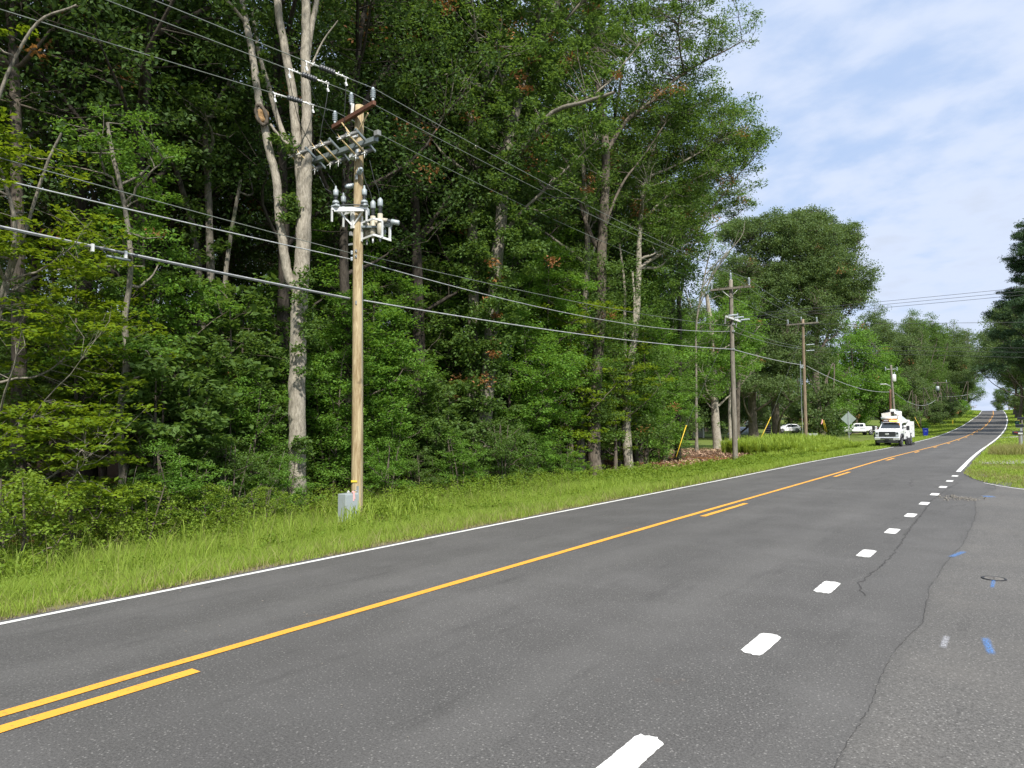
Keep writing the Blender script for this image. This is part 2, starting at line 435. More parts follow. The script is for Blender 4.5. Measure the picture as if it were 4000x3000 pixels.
def build_ground():
    m, t, p = new_mat('earth_and_turf')
    g = t.nodes.new('ShaderNodeNewGeometry'); sp = t.nodes.new('ShaderNodeSeparateXYZ'); t.links.new(g.outputs['Position'], sp.inputs[0])
    v = pos(t)
    n = noise(t, .5, 5, v, .6); nf = noise(t, 14, 5, v, .7)
    turf = mixc(t, ramp(t, nf, .3, .7), (.060, .105, .014), (.150, .205, .038))
    turf = mixc(t, ramp(t, n, .42, .68, 0, .7), turf, (.16, .16, .055))
    turf = mixc(t, ramp(t, noise(t, 5, 4, v, .7), .60, .75, 0, .6), turf, (.12, .085, .045))
    litter = mixc(t, ramp(t, noise(t, 22, 6, v, .8), .35, .65), (.035, .020, .012), (.17, .095, .055))
    xe = math_(t, 'ADD', sp.outputs[0], math_(t, 'MULTIPLY', math_(t, 'SUBTRACT', noise(t, 2.5, 5, v, .7), .5), .5))
    em_ = math_(t, 'MULTIPLY', ramp(t, xe, -9.45, -9.15, 0, 1), ramp(t, sp.outputs[0], -8.0, -7.5, 1, 0))
    turf = mixc(t, em_, turf, (.17, .14, .10))
    x = math_(t, 'ADD', sp.outputs[0], math_(t, 'MULTIPLY', math_(t, 'SUBTRACT', n, .5), 3.0))
    wood_x = ramp(t, x, -15.6, -14.6, 1, 0)
    y = math_(t, 'ADD', sp.outputs[1], math_(t, 'MULTIPLY', math_(t, 'SUBTRACT', n, .5), 6.0))
    wood_y = ramp(t, y, 57, 60, 1, 0)
    c = mixc(t, math_(t, 'MULTIPLY', wood_x, wood_y), turf, litter)
    t.links.new(c, p.inputs['Base Color']); p.inputs['Roughness'].default_value = .95; p.inputs['Specular IOR Level'].default_value = .15
    bump(t, p, nf, .7, .04)
    s = np.array([-900, -500, -300, -200, -140, -100, -80, -65, -55, -47, -40, -35, -31, -28, -25, -22.5, -20, -18, -16, -14.5, -13, -12, -11, -10, -9, -8, -7.2, -6.4, -5.6, -5, -4.5, -4.1, -3.78, -3.5, -2.5, 0, 2.5, 3.45, 3.72, 3.9, 4.1, 4.35, 4.7, 5.1, 5.6, 6.2, 7, 8, 9.5, 11, 13, 16, 20, 26, 34, 45, 60, 80, 120, 200, 400, 900.])
    y = np.concatenate([[-300, -150, -80, -40, -20], np.arange(-10, 22, 1.0), np.arange(22, 31, .4), np.arange(31, 80, 1.25), np.arange(80, 180, 3.), np.arange(180, 420, 8.), [430, 450, 480, 520, 600, 750, 1000, 1200]])
    Y, S = np.meshgrid(y, s, indexing='ij')
    X = XC(Y) + S
    Z = H(X, Y)
    rd = (S > -3.6) & (S < 3.6)
    Z = np.where(rd, road_z(X, Y) - .07, Z)
    sd = (S >= 3.6) & (Y < side_edge(X) + .05)
    Z = np.where(sd, ZC(Y) - .07, Z)
    V = np.stack([X, Y, Z], -1).reshape(-1, 3)
    ny, ns = len(y), len(s)
    i = np.arange(ny - 1)[:, None] * ns + np.arange(ns - 1)[None, :]
    F = np.stack([i, i + 1, i + ns + 1, i + ns], -1).reshape(-1, 4)
    o = link_mesh('ground', np_mesh('ground', V, F, [m], smooth=True)); struct(o)
build_ground()

def strip(name, s0, s1, ys, mat, dz, wob=0.0, zf=None, ns=2):
    """a ribbon following the road between lateral offsets s0(y), s1(y)"""
    ys = np.asarray(ys, float)
    a = np.array([s0(v) if callable(s0) else s0 for v in ys]); b = np.array([s1(v) if callable(s1) else s1 for v in ys])
    if wob: 
        a = a + rng.normal(0, wob, len(ys)); b = b + rng.normal(0, wob, len(ys))
    rows = []
    dX = (XC(ys + .5) - XC(ys - .5)); nx = 1 / np.sqrt(1 + dX**2); nyy = -dX / np.sqrt(1 + dX**2)
    for k in range(ns):
        s = a + (b - a) * k / (ns - 1)
        x = XC(ys) + s * nx; y = ys + s * nyy
        z = ZC(ys) - np.where(s < 0, DR(ys) * np.clip(-s / 3.3, 0, 1.12), 0) + dz
        rows.append(np.stack([x, y, z], -1))
    V = np.stack(rows, 1)
    return V
def strip_faces(V, off=0):
    n, k = V.shape[:2]
    i = np.arange(n - 1)[:, None] * k + np.arange(k - 1)[None, :] + off
    return np.stack([i, i + 1, i + k + 1, i + k], -1).reshape(-1, 4)
def strips_obj(name, Vs, mat):
    off = 0; VV = []; FF = []
    for V in Vs:
        VV.append(V.reshape(-1, 3)); FF.append(strip_faces(V, off)); off += VV[-1].shape[0]
    return link_mesh(name, np_mesh(name, np.concatenate(VV), np.concatenate(FF), [mat]))
YR = np.concatenate([np.arange(-120, -12, 6.), np.arange(-12, 80, .35), np.arange(80, 200, 2.), np.arange(200, 470, 4.)])
def ledge(y): return -WL(y) - .20 + .035 * math.sin(y * 1.7) + .03 * math.sin(y * 4.1 + 1) + random.uniform(-.02, .02)
def redge(y): return float(np.interp(y, [27.5, 30.5], [5.1, WR(y) + .26])) + .04 * math.sin(y * 1.3) + random.uniform(-.03, .03)
# cross-section wide enough to carry the crown break at the centre line
ya = YR
Vl = strip('road', ledge, 0.0, ya, M_ROAD, 0, ns=5); Vr = strip('road', 0.0, redge, ya, M_ROAD, 0, ns=3)
Vroad = np.concatenate([Vl, Vr[:, 1:]], 1)
struct(link_mesh('road', np_mesh('road', Vroad.reshape(-1, 3), strip_faces(Vroad), [M_ROAD])))

# side road: lies a few millimetres over the main asphalt along an old ragged seam
seam = [(-60, 4.55), (-10, 4.5), (0, 4.52), (4.1, 4.55), (5.2, 4.57), (6.3, 4.52), (7.5, 4.60), (9.0, 4.50), (10.8, 4.55), (12.5, 4.66), (14.5, 4.63), (17, 4.60), (20, 4.5), (22, 4.62), (23.2, 4.8), (24.3, 4.75), (25.3, 4.62), (26.5, 4.30), (28.2, 4.0), (29.6, 3.72)]
sy = np.array([a for a, b in seam]); ss = np.array([b for a, b in seam])
def side_road():
    ys = np.concatenate([np.arange(-60, -4, 4.), np.arange(-4, 29.4, .18)])
    V = []
    for y in ys:
        x0 = float(XC(y)) + np.interp(y, sy, ss) + .02 * math.sin(y * .9) + .006 * math.sin(y * 5.3) + random.uniform(-.005, .005)
        xs = np.array([0, .04, .2, .6, 1.2, 2, 4, 8, 16, 40, 70.])
        row = x0 + xs
        V.append([(x, y, ZC(y) + (.001 if j == 0 else .010)) for j, x in enumerate(row)])
    V = np.array(V)
    # bend the far rows so the sheet stops at the curved grass edge
    for j in range(V.shape[1]):
        e = side_edge(V[:, j, 0]) + .06 * np.sin(V[:, j, 0] * 5)
        V[:, j, 1] = np.minimum(V[:, j, 1], e)
    return strips_obj('side_road', [V], M_SIDE)
struct(side_road())

# lane markings, each sheet 4 mm above the one below
DZ = .006
yl = np.concatenate([np.arange(-60, 80, .4), np.arange(80, 200, 2.), np.arange(200, 440, 4.)])
struct(strips_obj('edge_line', [strip('', lambda y: -WL(y) - .06, lambda y: -WL(y) + .06, yl, M_WHITE, DZ, .0035)], M_WHITE))
yr_ = np.concatenate([np.arange(30.3, 80, .4), np.arange(80, 200, 2.), np.arange(200, 440, 4.)])
struct(strips_obj('edge_line', [strip('', lambda y: WR(y) - .075, lambda y: WR(y) + .075, yr_, M_WHITE, DZ, .0035)], M_WHITE))
cl = []
yy = np.concatenate([np.arange(-60, 80, .4), np.arange(80, 138, 1.)])
cl.append(strip('', -.06, .06, yy, M_YEL, DZ, .003))                     # solid on the far side
yy2 = np.arange(-60, 3.3, .3); V = strip('', .22, .34, yy2, M_YEL, DZ, .004); cl.append(V)
# worn pointed tip of the second line
for k in range(-0, 12):
    y0 = 13.45 + 12.19 * k
    if y0 > 136: break
    cl.append(strip('', .22, .34, np.arange(y0, y0 + 3.0, .3), M_YEL, DZ, .004))
cl.append(strip('', .22, .34, np.arange(130, 440, 3.), M_YEL, DZ, .003))
for k in range(20):
    y0 = 150 + 12.19 * k
    cl.append(strip('', -.06, .06, np.arange(y0, y0 + 3.1, 1.), M_YEL, DZ, .003))
struct(strips_obj('centre_line', cl, M_YEL))
def ragged_dash(yc, ln, s0, s1):
    """rounded, slightly ragged paint patch as a triangle fan"""
    pts = []; c = .05
    P = [(s0 + c, yc - ln), (s1 - c * .3, yc - ln), (s1, yc - ln + c), (s1, yc + ln - c), (s1 - c, yc + ln), (s0 + c * .3, yc + ln), (s0, yc + ln - c), (s0, yc - ln + c)]
    for i in range(len(P)):
        a, b = P[i], P[(i + 1) % len(P)]
        n = max(1, int(math.hypot(b[0] - a[0], b[1] - a[1]) / .022))
        for j in range(n):
            f = j / n; e = .009 if abs(a[1] - b[1]) < .01 else .0035
            pts.append((a[0] + (b[0] - a[0]) * f + random.gauss(0, e * .5), a[1] + (b[1] - a[1]) * f + random.gauss(0, e)))
    return pts
mb = MB()
for k in range(11):
    yc = 3.60 + 2.438 * k
    pts = ragged_dash(yc, .31, 3.50, 3.68)
    mb.add([(float(XC(yc)) + a, b, float(ZC(b)) + DZ) for a, b in pts], [tuple(range(len(pts)))])
struct(mb.build('dotted_line', M_WHITE))
# stop/edge line of the side road, running off to the right
xs = np.arange(-.98, 30, .4); V = []
for x in xs:
    e = float(side_edge(x)) - .38
    V.append([(x, e - .05 + random.gauss(0, .004), float(ZC(e)) + .016), (x, e + .05 + random.gauss(0, .004), float(ZC(e)) + .016)])
struct(strips_obj('edge_line', [np.array(V)], M_WHITE))

# cracks and the dark seam: thin ragged ribbons
M_CRACK = simple('crack_fill', (.046, .044, .042), .9, 0, .3, 30)
def ribbon(pts, w, z, jit=.02, step=.07):
    P = []
    for (a, b) in zip(pts[:-1], pts[1:]):
        n = max(1, int(math.hypot(b[0] - a[0], b[1] - a[1]) / step))
        for j in range(n): P.append((a[0] + (b[0] - a[0]) * j / n + random.gauss(0, jit), a[1] + (b[1] - a[1]) * j / n))
    P.append(pts[-1])
    V = []
    for i, (x, y) in enumerate(P):
        ww = w * random.uniform(.25, 1.3)
        V.append([(x - ww, y, float(ZC(y)) + z), (x + ww, y + random.gauss(0, .01), float(ZC(y)) + z)])
    return np.array(V)
cks = [ribbon([(-1.42, 8.3), (-1.57, 8.9), (-1.5, 10.75), (-1.56, 12.4), (-1.62, 14), (-1.68, 16.4), (-1.76, 19.2), (-1.7, 22.5), (-1.6, 25)], .008, .004, .014),
       ribbon([(-3.2, 21), (-2.6, 22.8), (-2.9, 25.5), (-2.2, 28.5)], .006, .004, .03, .15),
       ribbon([(-3.9, 24.5), (-3.7, 26.8), (-3.1, 30.0)], .006, .004, .03, .15),
       ribbon([(-1.3, 17.9), (-.95, 18.6), (-.5, 18.9), (.2, 18.8)], .008, .014, .015)]
ser = [(float(XC(y)) + float(np.interp(y, sy, ss)) + .02 * math.sin(y * .9) + .006 * math.sin(y * 5.3) - .006, y) for y in np.arange(-1, 29, .25)]
cks.append(ribbon(ser, .002, .004, .004, .05))
struct(strips_obj('road_crack', cks, M_CRACK))
def debris():
    m = MB(); r = random.Random(4)
    for k in range(110):
        x = r.gauss(-1.30, .22); y = r.gauss(19.8, .35); s = r.uniform(.008, .03)
        m.box((x, y, float(ZC(y)) + .014 + s * .3), (s * 1.5, s, s * .8), Matrix.Rotation(r.uniform(0, 3), 3, 'Z') @ Matrix.Rotation(r.uniform(-.4, .4), 3, 'X'))
    for k in range(160):
        y = r.uniform(1, 22); x = float(XC(y)) + r.uniform(-3.7, 3.4); s = r.uniform(.004, .011)
        m.box((x, y, float(road_z(x, y)) + .006 + s * .3), (s * 1.5, s, s * .8), Matrix.Rotation(r.uniform(0, 3), 3, 'Z'))
    o = m.build('loose_gravel', simple('loose_gravel', (.20, .185, .16), .9, 0, .4, 60)); tag(o, 'loose gravel and grit scattered on the asphalt', 'gravel', kind='stuff')
debris()

# sprayed survey marks
def spray_mat(name, col):
    m, t, p = new_mat(name)
    v = pos(t); tcn = t.nodes.new('ShaderNodeTexCoord')
    s = t.nodes.new('ShaderNodeSeparateXYZ'); t.links.new(tcn.outputs['Generated'], s.inputs[0])
    fx = math_(t, 'ABSOLUTE', math_(t, 'SUBTRACT', s.outputs[0], .5), 0); fy = math_(t, 'ABSOLUTE', math_(t, 'SUBTRACT', s.outputs[1], .5), 0)
    e = math_(t, 'MULTIPLY', ramp(t, fx, .2, .5, 1, 0), ramp(t, fy, .34, .5, 1, 0))
    a = math_(t, 'MULTIPLY', math_(t, 'MULTIPLY', e, .62), ramp(t, noise(t, 60, 3, v, .7), .38, .62, .1, 1))
    p.inputs['Base Color'].default_value = (*col, 1); p.inputs['Roughness'].default_value = .8
    t.links.new(a, p.inputs['Alpha'])
    return m
M_SPB = spray_mat('spray_blue', (.10, .30, .72)); M_SPW = spray_mat('spray_white', (.55, .56, .60))
for (x, y, wx, wy, rz, mt, lab, c) in [(-.29, 6.98, .075, .52, .12, M_SPB, 'long blue sprayed survey mark at the right edge of the photo', 0), (-.585, 6.9, .06, .42, 0, M_SPW, 'short pale sprayed mark left of the long blue one', 0),
        (-.33, 9.72, .05, .75, 0, M_SPB, 'faint blue sprayed line across the small round valve cover', 0), (-.78, 11.45, .10, .62, -.22, M_SPB, 'blue sprayed mark lying across the pavement seam', 0), (-.72, 20.6, .3, .35, .3, M_SPB, 'faint blue sprayed mark near the grass corner', 0)]:
    q = MB().add([(-wx / 2, -wy / 2, 0), (wx / 2, -wy / 2, 0), (wx / 2, wy / 2, 0), (-wx / 2, wy / 2, 0)], [(0, 1, 2, 3)]).build('survey_mark', mt)
    q.location = (x, y, float(ZC(y)) + .0175); q.rotation_euler = (0, 0, rz); struct(q)
# valve cover: iron ring with lid
vc = empty('valve_cover', (-.33, 9.94, float(ZC(9.94)) + .011), .3, 'small round iron valve cover set in the side road beside blue paint', 'valve cover')
MB().lathe((0, 0, 0), (0, 0, 1), [(0, .125), (.007, .125), (.009, .12), (.009, .102), (.004, .10)], 28).build('ring', M_BLACK, vc)
lid = MB().lathe((0, 0, .0045), (0, 0, 1), [(0, .098), (.003, .098), (.0035, .09)], 28)
for k in range(4):
    a = k * PI / 4 if False else k * math.pi / 4
    lid.box((0, 0, .009), (.14, .018, .004), Matrix.Rotation(a, 3, 'Z'))
lid.build('lid', simple('worn_iron', (.15, .14, .125), .7, .1, .3, 30), vc)

# pale driveway by the blue bin, gravel turnout on the right
def sheet(name, poly, mat, dz):
    """flat polygon draped on the ground by a fine grid"""
    xs = [p[0] for p in poly]; ys = [p[1] for p in poly]
    n = 28; gx = np.linspace(0, 1, n)
    a, b, c, d = [np.array(p, float) for p in poly]
    V = []
    for u in np.linspace(0, 1, n):
        row = []
        for v in gx:
            q = (a * (1 - v) + b * v) * (1 - u) + (d * (1 - v) + c * v) * u
            q = q + np.array([.12 * math.sin(u * 21 + v * 9), .2 * math.sin(v * 17 + u * 5)]) * (1 if (u in (0, 1) or v in (0, 1)) else .3)
            row.append((q[0], q[1], max(float(H(q[0], q[1])), -9) + dz))
        V.append(row)
    return strips_obj(name, [np.array(V)], mat)
M_GRAVEL = asphalt('gravel', (.20, .195, .18), (.40, .39, .36), .7, False, (.3, .28, .24))
struct(sheet('driveway', [(-9.5, 113), (-9.5, 120), (-17.5, 122), (-17.5, 116)], M_GRAVEL, .05))
struct(sheet('gravel_turnout', [(-1.75, 36.2), (-1.75, 41.5), (9, 41), (9, 37.5)], M_GRAVEL, .035))
struct(sheet('gravel_turnout', [(-2.1, 98), (-2.1, 101), (14, 101), (14, 98)], M_GRAVEL, .05))
# ---------------------------------------------------------------- foliage builders (numpy)
def leaf_quads(r, C, size, up=.6, asp=.55, droop=0.0):
    n = len(C)
    nr = r.normal(size=(n, 3)); nr[:, 2] = np.abs(nr[:, 2]) + up; nr /= np.linalg.norm(nr, axis=1)[:, None]
    t = r.normal(size=(n, 3)); t[:, 2] -= droop; t -= nr * (t * nr).sum(1)[:, None]; t /= np.linalg.norm(t, axis=1)[:, None]
    b = np.cross(nr, t)
    L_ = (size * r.uniform(.65, 1.3, n))[:, None]; W_ = L_ * asp
    fold = nr * (L_ * .10)
    v = np.stack([C - t * L_ * .5, C + b * W_ * .5 + fold - t * L_ * .05, C + t * L_ * .5, C - b * W_ * .5 + fold - t * L_ * .05], 1)
    return v.reshape(-1, 3)
def clump_points(r, centers, rad, n, flat=.65):
    """n leaf centres round each clump centre"""
    m = len(centers)
    d = r.normal(size=(m, n, 3)); d /= np.linalg.norm(d, axis=2)[:, :, None]
    rr = r.uniform(0, 1, (m, n, 1)) ** .55
    d = d * rr * np.asarray(rad).reshape(-1, 1, 1); d[:, :, 2] *= flat
    return (np.asarray(centers)[:, None, :] + d).reshape(-1, 3)
def in_blobs(r, blobs, n, shell=.45):
    """sample clump centres in a union of ellipsoids, denser near the surface"""
    vol = np.array([b[1][0] * b[1][1] * b[1][2] for b in blobs]) ** .8; vol = vol / vol.sum()
    idx = r.choice(len(blobs), n, p=vol)
    d = r.normal(size=(n, 3)); d /= np.linalg.norm(d, axis=1)[:, None]
    rr = r.uniform(0, 1, n) ** shell
    c = np.array([blobs[i][0] for i in idx]); s = np.array([blobs[i][1] for i in idx])
    return c + d * rr[:, None] * s
def tubes_np(paths, n=5):
    """paths: list of (pts (k,3), radii (k)) -> V, F"""
    VV = []; FF = []; off = 0
    ang = np.arange(n) * 2 * np.pi / n
    for P, Rr in paths:
        P = np.asarray(P, float); Rr = np.asarray(Rr, float)
        T = np.gradient(P, axis=0); T /= np.linalg.norm(T, axis=1)[:, None] + 1e-9
        ref = np.where(np.abs(T[:, 2:3]) > .8, np.array([[1., 0, 0]]), np.array([[0, 0, 1.]]))
        ref = np.repeat(ref[:1], len(P), 0)
        a = ref - T * (ref * T).sum(1)[:, None]; a /= np.linalg.norm(a, axis=1)[:, None] + 1e-9
        b = np.cross(T, a)
        V = P[:, None] + (a[:, None] * np.cos(ang)[None, :, None] + b[:, None] * np.sin(ang)[None, :, None]) * Rr[:, None, None]
        k = len(P); i = np.arange(k - 1)[:, None] * n + np.arange(n)[None, :]; j = np.arange(k - 1)[:, None] * n + (np.arange(n)[None, :] + 1) % n
        FF.append(np.stack([i, j, j + n, i + n], -1).reshape(-1, 4) + off); VV.append(V.reshape(-1, 3)); off += k * n
    return np.concatenate(VV), np.concatenate(FF)
def smooth_path(pts, k=5, wob=0.0, r=None):
    pts = np.asarray(pts, float); n = len(pts); t = np.linspace(0, n - 1, (n - 1) * k + 1)
    i = np.clip(t.astype(int), 0, n - 2); f = (t - i)[:, None]
    m = np.gradient(pts, axis=0) if n > 2 else np.repeat((pts[1:] - pts[:1]), n, 0)
    o = (2*f**3-3*f*f+1)*pts[i]+(f**3-2*f*f+f)*m[i]+(-2*f**3+3*f*f)*pts[i+1]+(f**3-f*f)*m[i+1]
    if wob and r is not None:
        w = r.normal(0, wob, o.shape); w[0] = 0; w[-1] = 0; o = o + w
    return o
def tree_meshes(seed, stems, blobs, nclump, crad=(.45, .9), nleaf=90, lsize=.11, leaf=None, bark=None, flat=.6, up=.6, limbs=9,
                dead=0.02, shell=.45, extra=None, twig=.018, asp=.55, droop=0.0, limb_r=.10, nseg=7):
    """stems: list of (points, r0, r1). Returns trunk mesh, crown mesh."""
    r = np.random.default_rng(seed)
    paths = []; nodes = []
    for P, r0, r1 in stems:
        q = smooth_path(P, 6, r0 * .035, r); rad = np.linspace(0, 1, len(q)) ** .9
        rad = r0 + (r1 - r0) * rad
        rad = rad * (1 + r.normal(0, .018, len(q)))
        if P[0][2] < .5: rad[0] *= 1.55; rad[1] *= 1.12
        paths.append((q, rad)); nodes += [(p, a) for p, a in zip(q, rad)]
    V0, F0 = tubes_np(paths, 10)
    C = in_blobs(r, blobs, nclump, shell)
    NP = np.array([p for p, a in nodes]); NR = np.array([a for p, a in nodes])
    small = []
    # main limbs to spread-out clumps
    tips = [C[r.integers(len(C))]]
    for _ in range(limbs - 1):
        d = np.min([np.linalg.norm(C - t, axis=1) for t in tips], axis=0); tips.append(C[np.argmax(d * r.uniform(.6, 1, len(d)))])
    LP = [NP]; LR = [NR]
    for tp in tips:
        hd = np.linalg.norm((NP - tp)[:, :2], axis=1)
        want = tp[2] - hd * r.uniform(.55, 1.0)
        k = np.argmin(np.abs(NP[:, 2] - want) + .6 * hd + np.where(NP[:, 2] > tp[2], 3, 0))
        a = NP[k]; mid = a * .5 + tp * .5 + np.array([0, 0, -.05 * hd[k]]) + r.normal(0, .05 * np.linalg.norm(tp - a) + .02, 3)
        q = smooth_path([a, mid, a * .12 + tp * .88], 5, .02, r); ra = min(limb_r, NR[k] * .75)
        rad = np.linspace(ra, max(.2 * ra, twig), len(q)); small.append((q, rad)); LP.append(q); LR.append(rad)
    LP = np.concatenate(LP); LR = np.concatenate(LR)
    for c in C:
        d = LP - c; dist = np.linalg.norm(d, axis=1) + np.where(LP[:, 2] > c[2] + .3, 1.0, 0); k = np.argmin(dist)
        a = LP[k]; ln = np.linalg.norm(c - a)
        if ln < .15: continue
        mid = (a + c) / 2 + r.normal(0, .10 * ln, 3)
        small.append((np.array([a, mid, c]), np.array([min(LR[k] * .6, twig * (1 + .35 * ln)), twig * .7, twig * .3])))
    V1, F1 = tubes_np(small, 4)
    V = np.concatenate([V0, V1]); F = np.concatenate([F0, F1 + len(V0)])
    tm = np_mesh('trunk', V, F, [bark], smooth=True)
    if extra is not None: C = np.concatenate([C, np.asarray(extra)])
    rad = r.uniform(crad[0], crad[1], len(C)); pts = clump_points(r, C, rad, nleaf, flat)
    LV = leaf_quads(r, pts, lsize, up, asp, droop)
    LF = np.arange(len(LV)).reshape(-1, 4)
    isdead = np.repeat(r.uniform(size=len(C)) < dead, nleaf)
    keep = np.ones(len(pts), bool); keep[isdead & (r.uniform(size=len(pts)) < .45)] = False
    if (~keep).any():
        # dead clusters hang tight below their twig
        pass
    LF = LF[keep]; mi = isdead[keep].astype(np.int32)
    cm = np_mesh('crown', LV, LF, [leaf, M_LEAF_DEAD], mi)
    return tm, cm
def place(meshes, loc, rotz=0, sc=1.0, name='tree', label='', cat='tree', group=None, parts=('trunk', 'crown'), tilt=(0, 0)):
    root = empty(name, loc, rotz, label, cat, group)
    root.rotation_euler = (tilt[0], tilt[1], rotz)
    root.scale = (sc, sc, sc) if not hasattr(sc, '__len__') else sc
    for n_, me in zip(parts, meshes): link_mesh(n_, me, root)
    return root
def G(x, y, dz=-.05): return (float(x), float(y), float(H(x, y)) + dz)

# ---------------------------------------------------------------- prototypes
def tall_proto(seed, h=23, r0=.26, spread=4.2, bark=None, leaf=None, low=9, nclump=230, nleaf=80):
    r = np.random.default_rng(seed)
    top = np.array([r.normal(0, .8), r.normal(0, .8), h * .93]); mid = np.array([r.normal(0, .35), r.normal(0, .35), h * .45])
    stems = [([(0, 0, -.3), tuple(mid * [.4, .4, .5]), tuple(mid), tuple((mid + top) / 2 + [r.normal(0, .3), r.normal(0, .3), 0]), tuple(top)], r0, .05)]
    if r.uniform() < .5:
        k = mid + [0, 0, 0]; stems.append(([tuple(k), tuple(k + [r.normal(0, 1.2), r.normal(0, 1.2), 4]), tuple(k + [r.normal(0, 2.5), r.normal(0, 2.5), 9])], r0 * .55, .05))
    blobs = []
    for i in range(6):
        z = low + (h - low) * (i + .8) / 6
        w = spread * (.55 + .45 * math.sin(math.pi * (i + 1.2) / 7.2))
        blobs.append(((r.normal(0, spread * .35), r.normal(0, spread * .35), z), (w, w, (h - low) / 6)))
    return tree_meshes(seed, stems, blobs, nclump, (.55, 1.05), nleaf, .15, leaf or M_LEAF_D, bark or M_BARKD, limbs=12, shell=.4, dead=.015, up=.3)
def sapling_proto(seed, h=6, spread=1.8, leaf=None, bark=None, nclump=110, nleaf=90, lsize=.11, low=.8, crad=(.25, .5), flat=.45, nst=1, up=1.0, dead=0.0):
    r = np.random.default_rng(seed); stems = []
    for i in range(nst):
        dx, dy = r.normal(0, .25 * (nst > 1) * spread, 2)
        stems.append(([(dx * .2, dy * .2, -.2), (dx * .6, dy * .6, h * .4), (dx + r.normal(0, .15), dy + r.normal(0, .15), h * .92)], .012 * h + .012, .01))
    blobs = []
    for i in range(6):
        z = low + (h - low) * (i + .5) / 6; w = spread * (.6 + .5 * math.sin(math.pi * (i + .6) / 6))
        blobs.append(((r.normal(0, spread * .22), r.normal(0, spread * .22), z), (w, w, (h - low) / 7)))
    return tree_meshes(seed, stems, blobs, nclump, crad, nleaf, lsize, leaf or M_LEAF_B, bark or M_BARK, flat=flat, up=up, limbs=14, shell=.5, twig=.008, limb_r=.03, dead=dead)
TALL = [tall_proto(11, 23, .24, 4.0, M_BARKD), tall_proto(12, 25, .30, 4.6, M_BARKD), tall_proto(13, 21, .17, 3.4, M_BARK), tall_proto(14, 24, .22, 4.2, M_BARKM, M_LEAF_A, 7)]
UNDER = [sapling_proto(21, 7.5, 2.3, M_LEAF_A, nclump=130, lsize=.13), sapling_proto(22, 5.5, 2.0, M_LEAF_A, nclump=110, lsize=.12, low=1.0), sapling_proto(23, 9.5, 2.4, M_LEAF_A, nclump=150, lsize=.13, low=2.5)]
SAP = [sapling_proto(31, 6.5, 1.5, M_LEAF_B, nclump=170, nleaf=80, lsize=.10), sapling_proto(32, 5.0, 1.5, M_LEAF_B, nclump=150, nleaf=80, lsize=.09, nst=3), sapling_proto(33, 8.5, 1.6, M_LEAF_B, nclump=230, nleaf=80, lsize=.105),
       sapling_proto(34, 4.2, 1.3, M_LEAF_A, nclump=120, nleaf=90, lsize=.095, nst=3)]
SAP += [sapling_proto(35, 7.5, 1.9, M_LEAF_Y, nclump=150, nleaf=46, lsize=.14, crad=(.25, .5), flat=.28, up=1.6), sapling_proto(36, 4.8, 1.5, M_LEAF_A, nclump=110, nleaf=46, lsize=.19, crad=(.28, .5), nst=2)]
SHRUB = [sapling_proto(41, 2.3, 1.1, M_LEAF_B, nclump=110, nleaf=80, lsize=.065, low=.1, crad=(.18, .36), nst=4), sapling_proto(42, 1.7, 1.0, M_WEED, nclump=80, nleaf=80, lsize=.06, low=.1, crad=(.16, .32), nst=4),
         sapling_proto(43, 2.8, 1.3, M_LEAF_A, nclump=120, nleaf=80, lsize=.075, low=.1, crad=(.2, .4), nst=4)]
def far_proto(seed, h=24, spread=8, leaf=None, bark=None, nclump=620, nleaf=64, lsize=.28, low=2.5, crad=(.8, 1.6), r0=.4):
    r = np.random.default_rng(seed)
    stems = [([(0, 0, -.5), (r.normal(0, .3), r.normal(0, .3), h * .3), (r.normal(0, .8), r.normal(0, .8), h * .85)], r0, .08)]
    k = np.array([0, 0, h * .28])
    for i in range(3):
        a = r.uniform(0, 6.28); stems.append(([tuple(k + [0, 0, i * 1.2]), tuple(k + [math.cos(a) * 2, math.sin(a) * 2, 4 + i]), tuple(k + [math.cos(a) * spread * .6, math.sin(a) * spread * .6, h * .45])], r0 * .5, .06))
    blobs = []
    for i in range(11):
        f = i / 10; z = low + (h - low) * (f * .86 + .07); w = spread * math.sqrt(max(.05, 1 - abs(f - .45) ** 2 * 2.6)) * .55
        a = r.uniform(0, 6.28); o = spread * .42 * (1 - abs(f - .4))
        blobs.append(((math.cos(a) * o, math.sin(a) * o, z), (w, w, (h - low) / 8)))
    return tree_meshes(seed, stems, blobs, nclump, crad, nleaf, lsize, leaf or M_LEAF_F, bark or M_BARK, limbs=12, shell=.34, twig=.03, limb_r=.2, dead=.004, up=.25)
FAR = [far_proto(51), far_proto(52, 20, 7), far_proto(53, 26, 7.5, M_LEAF_A), far_proto(54, 16, 6, M_LEAF_B, low=1.0, crad=(.7, 1.3), lsize=.28, nclump=480)]
FARBUSH = [far_proto(61, 5, 3.2, M_LEAF_F, nclump=120, low=.2, crad=(.4, .8), lsize=.2, r0=.08), far_proto(62, 3.2, 2.6, M_LEAF_B, nclump=90, low=.1, crad=(.35, .7), lsize=.18, r0=.06)]
def pine_proto(seed, h=27):
    r = np.random.default_rng(seed)
    blobs = []
    for i in range(44):
        f = (i + 1) / 44; z = 8 + (h - 8.5) * f; a = r.uniform(0, 6.28); reach = (1 - f) ** .7 * 5.6 + .8; o = reach * r.uniform(.3, 1)
        blobs.append(((math.cos(a) * o, math.sin(a) * o, z - .1 * o), (1.9, 1.9, .6)))
    return tree_meshes(seed, [([(0, 0, -.5), (.1, 0, h * .5), (0, .1, h)], .34, .05)], blobs, 900, (.45, .95), 84, .26, M_LEAF_P, M_BARKD, limbs=26, asp=.26, flat=.5, up=.2, dead=0, limb_r=.09)
